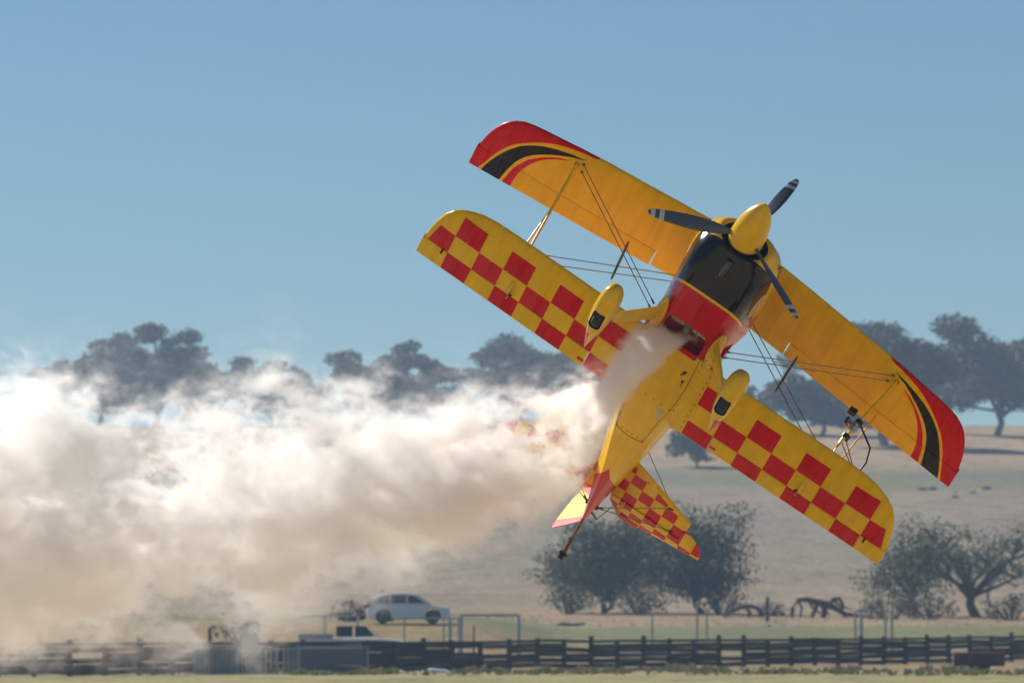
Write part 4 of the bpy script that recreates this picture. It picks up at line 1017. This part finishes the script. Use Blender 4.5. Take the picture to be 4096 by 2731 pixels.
# decals ---------------------------------------------------------------------
def text_mesh(s, size, shear=0, bold=0):
    cu = bpy.data.curves.new('t', 'FONT'); cu.body = s; cu.size = size; cu.align_x = 'CENTER'; cu.align_y = 'CENTER'; cu.shear = shear; cu.offset = bold; cu.resolution_u = 3
    o = bpy.data.objects.new('t', cu); COL.objects.link(o); dg = bpy.context.evaluated_depsgraph_get(); dg.update()
    me = bpy.data.meshes.new_from_object(o.evaluated_get(dg), depsgraph=dg); bpy.data.objects.remove(o); return me
def decal_xform(me, fn):
    for v in me.vertices: v.co = Vector(fn(v.co.x, v.co.y, v.co.z))
    me.update()
CREAM = mat('decal_cream', (.62,.50,.30), .35, coat=.6); WHT = mat('decal_white', (.80,.76,.68), .35, coat=.6); DR = mat('decal_red', (.55,.02,.01), .35, coat=.6); BK = mat('decal_black', (.01,.01,.01), .4)
def side_y(x, z):
    """half width of the cowl skin at x, z"""
    zb = interp(x, [(c[0], c[1]) for c in CS]); zt = interp(x, [(c[0], c[2]) for c in CS]); hw = interp(x, [(c[0], c[3]) for c in CS]); e = interp(x, [(c[0], c[4]) for c in CS])
    zc, hz = (zb+zt)/2, (zt-zb)/2; q = min(.999, abs((z-zc)/hz)); return hw*(1 - q**e)**(1/e)*(1 - .26*max(0, (.62-z)/.57))
for sd in (1, -1):
    # local: u along fuselage, v up. Reads nose-to-tail on the left flank, tail-to-nose on the right
    def M(u, v, lift, sd=sd):
        x = .785 - u*sd*1.0 if False else .785 + (-u if sd > 0 else u); z = .44 + v*(1 if True else -1) - .04*(x-.785)*-1
        return (x, sd*(side_y(x, z) + lift), z)
    def ell(a, b, lift, m, name, parent):
        mb = MB(); c0 = M(0, 0, lift); R_ = [[M(a*f*math.cos(t), b*f*math.sin(t), lift) for t in np.linspace(0, 2*PI, 49)[:-1]] for f in (.02,.5,1.0)]
        mb.loft(R_, cap=(True, False)); return mb.build(name, m, parent, 0)
    base = ell(.168, .098, .0022, WHT, 'propeller_maker_badge', cowl); ell(.157, .088, .0034, CREAM, 'badge_field', base)
    mb = MB(); q = [(-.125,.040),(-.02,.062),(-.005,.024),(.06,.024),(.13,-.030),(.10,-.040),(.03,-.008),(-.09,-.008)]
    mb.loft([[M(a, b, .0042) for a, b in q], [M(a, b, .0044) for a, b in q]]).build('badge_flash', DR, base, 0)
    t1 = text_mesh('HARTZELL', .050, .25, .0012); decal_xform(t1, lambda a, b, c: M(a*1.12, b*1.35 + .010, .0052)); t1.materials.clear(); t1.materials.append(WHT); link('badge_lettering', t1, base)
    t2 = text_mesh('PROPELLERS', .024, .2, .0004); decal_xform(t2, lambda a, b, c: M(a*1.1 + .015, b*1.3 - .042, .0052)); t2.materials.clear(); t2.materials.append(WHT); link('badge_lettering', t2, base)
# handwritten script and little aeroplane on the yellow shoulder of the cowl
def shoulder(sd, u, v, lift=.002):
    """u towards the nose, v towards the crown, on the cowl shoulder ahead of the black panel"""
    x = 1.17 + u*.8; z = .585 + v*.85
    return (x, sd*(side_y(x, z) + lift), z)
for sd in (1, -1):
    st = MB()
    strokes = [[(-.16,-.005),(-.10,.012),(-.05,.018),(.0,.022)],[(-.02,.03),(-.01,.075),(.03,.115),(.045,.12)],[(-.02,.03),(.02,.055),(.05,.085)],[(.03,.075),(.02,.06),(.035,.055),(.045,.07),(.035,.08)],[(.05,.062),(.06,.08),(.062,.063),(.075,.082),(.078,.066),(.095,.09)],[(-.10,.03),(-.09,.06),(-.06,.08)],[(-.12,.02),(-.115,.045)]]
    for s_ in strokes: st.tube([shoulder(sd, u, v) for u, v in s_], .0028, 5)
    st.build('script_lettering', BK, cowl)
    pm = MB()
    for poly in ([(.0,.020),(.07,.030),(.10,.033),(.10,.040),(.07,.040),(.0,.030)], [(.072,.035),(.088,.005),(.098,.003),(.090,.034),(.088,.062),(.078,.066)], [(.10,.034),(.13,.034),(.13,.040),(.10,.040)]):
        pm.loft([[shoulder(sd, u, v, .0018) for u, v in poly], [shoulder(sd, u, v, .0030) for u, v in poly]])
    pm.build('aeroplane_emblem', BK, cowl, 0)

# ------------------------------------------------------------------ smoke trail
def at(u, v, D): return cam2world(((u-2048)/FPX*D, (v-1365.5)/FPX*D, D)) + Vector((0,0,CAM_H))
SM = [  # u, v, distance, radius (m)
 (2745,1352,59.95,.05),(2695,1370,59.93,.13),(2610,1410,59.92,.29),(2480,1515,60.25,.45),(2350,1675,60.95,.70),(2150,1835,61.85,.99),(1900,1915,62.4,1.08),(1600,1965,62.8,1.18),(1250,2055,63.0,1.34),(900,2125,63.2,1.46),(500,2175,63.4,1.60),(100,2165,63.6,1.72),(-350,2170,63.8,1.84),(-850,2170,64.0,1.94)]
def build_smoke():
    P = [(at(u, v, D), r) for u, v, D, r in SM]
    lo = [min(p[i] - 1.30*r for p, r in P) for i in range(3)]; hi = [max(p[i] + 1.36*r for p, r in P) for i in range(3)]
    lo[0] = P[-1][0].x; hi[0] = P[0][0].x + .10
    ng = bpy.data.node_groups.new('smoke_field', 'GeometryNodeTree')
    ng.interface.new_socket('Geometry', in_out='INPUT', socket_type='NodeSocketGeometry'); ng.interface.new_socket('Geometry', in_out='OUTPUT', socket_type='NodeSocketGeometry')
    out = ng.nodes.new('NodeGroupOutput'); ps = ng.nodes.new('GeometryNodeInputPosition'); sp = ng.nodes.new('ShaderNodeSeparateXYZ'); ng.links.new(ps.outputs[0], sp.inputs[0])
    X, Y, Z = (E(ng, sp.outputs[i]) for i in range(3))
    xs = [p.x for p, r in P]; x0, x1 = min(xs), max(xs)
    def curve(vals):
        y0, y1 = min(vals), max(vals); n = ng.nodes.new('ShaderNodeFloatCurve'); c = n.mapping.curves[0]
        pts = sorted(((a-x0)/(x1-x0), (b-y0)/(y1-y0)) for a, b in zip(xs, vals))
        c.points[0].location = pts[0]; c.points[1].location = pts[-1]
        for p in pts[1:-1]: c.points.new(*p)
        for p in c.points: p.handle_type = 'AUTO_CLAMPED'
        n.mapping.update(); ng.links.new(((X-x0)/(x1-x0)).s, n.inputs['Value']); return E(ng, n.outputs[0])*(y1-y0) + y0
    cy, cz, cr = curve([p.y for p, r in P]), curve([p.z for p, r in P]), curve([r for p, r in P])
    def noise_(scale, detail, rough, off, stretch=(1,1,1), dist=0.0):
        mp = ng.nodes.new('ShaderNodeVectorMath'); mp.operation = 'MULTIPLY_ADD'; mp.inputs[1].default_value = stretch; mp.inputs[2].default_value = off; ng.links.new(ps.outputs[0], mp.inputs[0])
        n = ng.nodes.new('ShaderNodeTexNoise'); n.inputs['Scale'].default_value = scale; n.inputs['Detail'].default_value = detail; n.inputs['Roughness'].default_value = rough; n.inputs['Distortion'].default_value = dist
        ng.links.new(mp.outputs[0], n.inputs['Vector']); return E(ng, n.outputs[0])
    big = noise_(.75, 1.0, .5, (3,1,7.6)) - .5
    mid = noise_(1.55, 2.5, .55, (5,2,1), (.82,1,1.1), .6) - .5
    fine = noise_(4.5, 4.0, .62, (0,4,2), (.75,1,1.15), 1.2) - .5
    tiny = noise_(12.0, 3.5, .62, (9,4,2), (.75,1,1.1), 1.2) - .5
    dz, dy = (Z - cz)/cr, (Y - cy)/(cr*.95)
    d = (dz*dz + dy*dy).op('SQRT')
    near = (cr*-1.6 + 1.25).mx(0.0)                       # fresh smoke by the exhaust is tighter
    s = d.inv() + big*.9 + mid*1.0 + fine*1.0 + tiny*.45 + tiny*near*.8 + fine*near*.9
    up = dz.mx(0.0)
    env = ((s - .02 + dz.mn(0.0)*.16)*2.0).mx(0.0).mn(1.0)
    n = mid*1.5 + fine*1.35 + big*.6 + tiny*.7
    clump = ((n*1.25 + near*.35 + d.inv().mx(0.0)*.13 - .01)*5.0).mx(0.0).mn(1.0)
    veil = ((s + up*.20 + fine*1.6 + .02)*1.5).mx(0.0).mn(1.0)
    veil = veil*veil*up.mn(1.0)*.5
    dens = (env*env*(clump*9.5 + .40 + near*5.0) *((dz.mn(0.0)*.6 + 1.0).mx(.3)) + veil)/(cr*.55 + .40)*SMOKE_K
    vc = ng.nodes.new('GeometryNodeVolumeCube'); ng.links.new(dens.s, vc.inputs['Density'])
    vc.inputs['Min'].default_value = lo; vc.inputs['Max'].default_value = hi
    for i, k in enumerate('XYZ'): vc.inputs['Resolution '+k].default_value = int((hi[i]-lo[i])/SMOKE_VOX)
    sm = ng.nodes.new('GeometryNodeSetMaterial')
    m = bpy.data.materials.new('smoke'); m.use_nodes = True; nt = m.node_tree; nt.nodes.remove(nt.nodes['Principled BSDF'])
    v = nt.nodes.new('ShaderNodeVolumePrincipled'); v.inputs['Color'].default_value = (.9985,.987,.970,1); v.inputs['Anisotropy'].default_value = .45
    v.inputs['Density'].default_value = 1; v.inputs['Density Attribute'].default_value = 'density'
    nt.links.new(v.outputs[0], nt.nodes['Material Output'].inputs['Volume'])
    sm.inputs['Material'].default_value = m
    ng.links.new(vc.outputs[0], sm.inputs[0]); ng.links.new(sm.outputs[0], out.inputs[0])
    vol = bpy.data.volumes.new('smoke_trail'); vol.materials.append(m)
    o = bpy.data.objects.new('smoke_trail', vol); COL.objects.link(o)
    md = o.modifiers.new('smoke', 'NODES'); md.node_group = ng
    tag(o, 'billowing white and tan smoke trail pouring from the exhaust to the left edge', 'smoke', kind='stuff')
SMOKE_K, SMOKE_VOX = 1.0, .026
build_smoke()
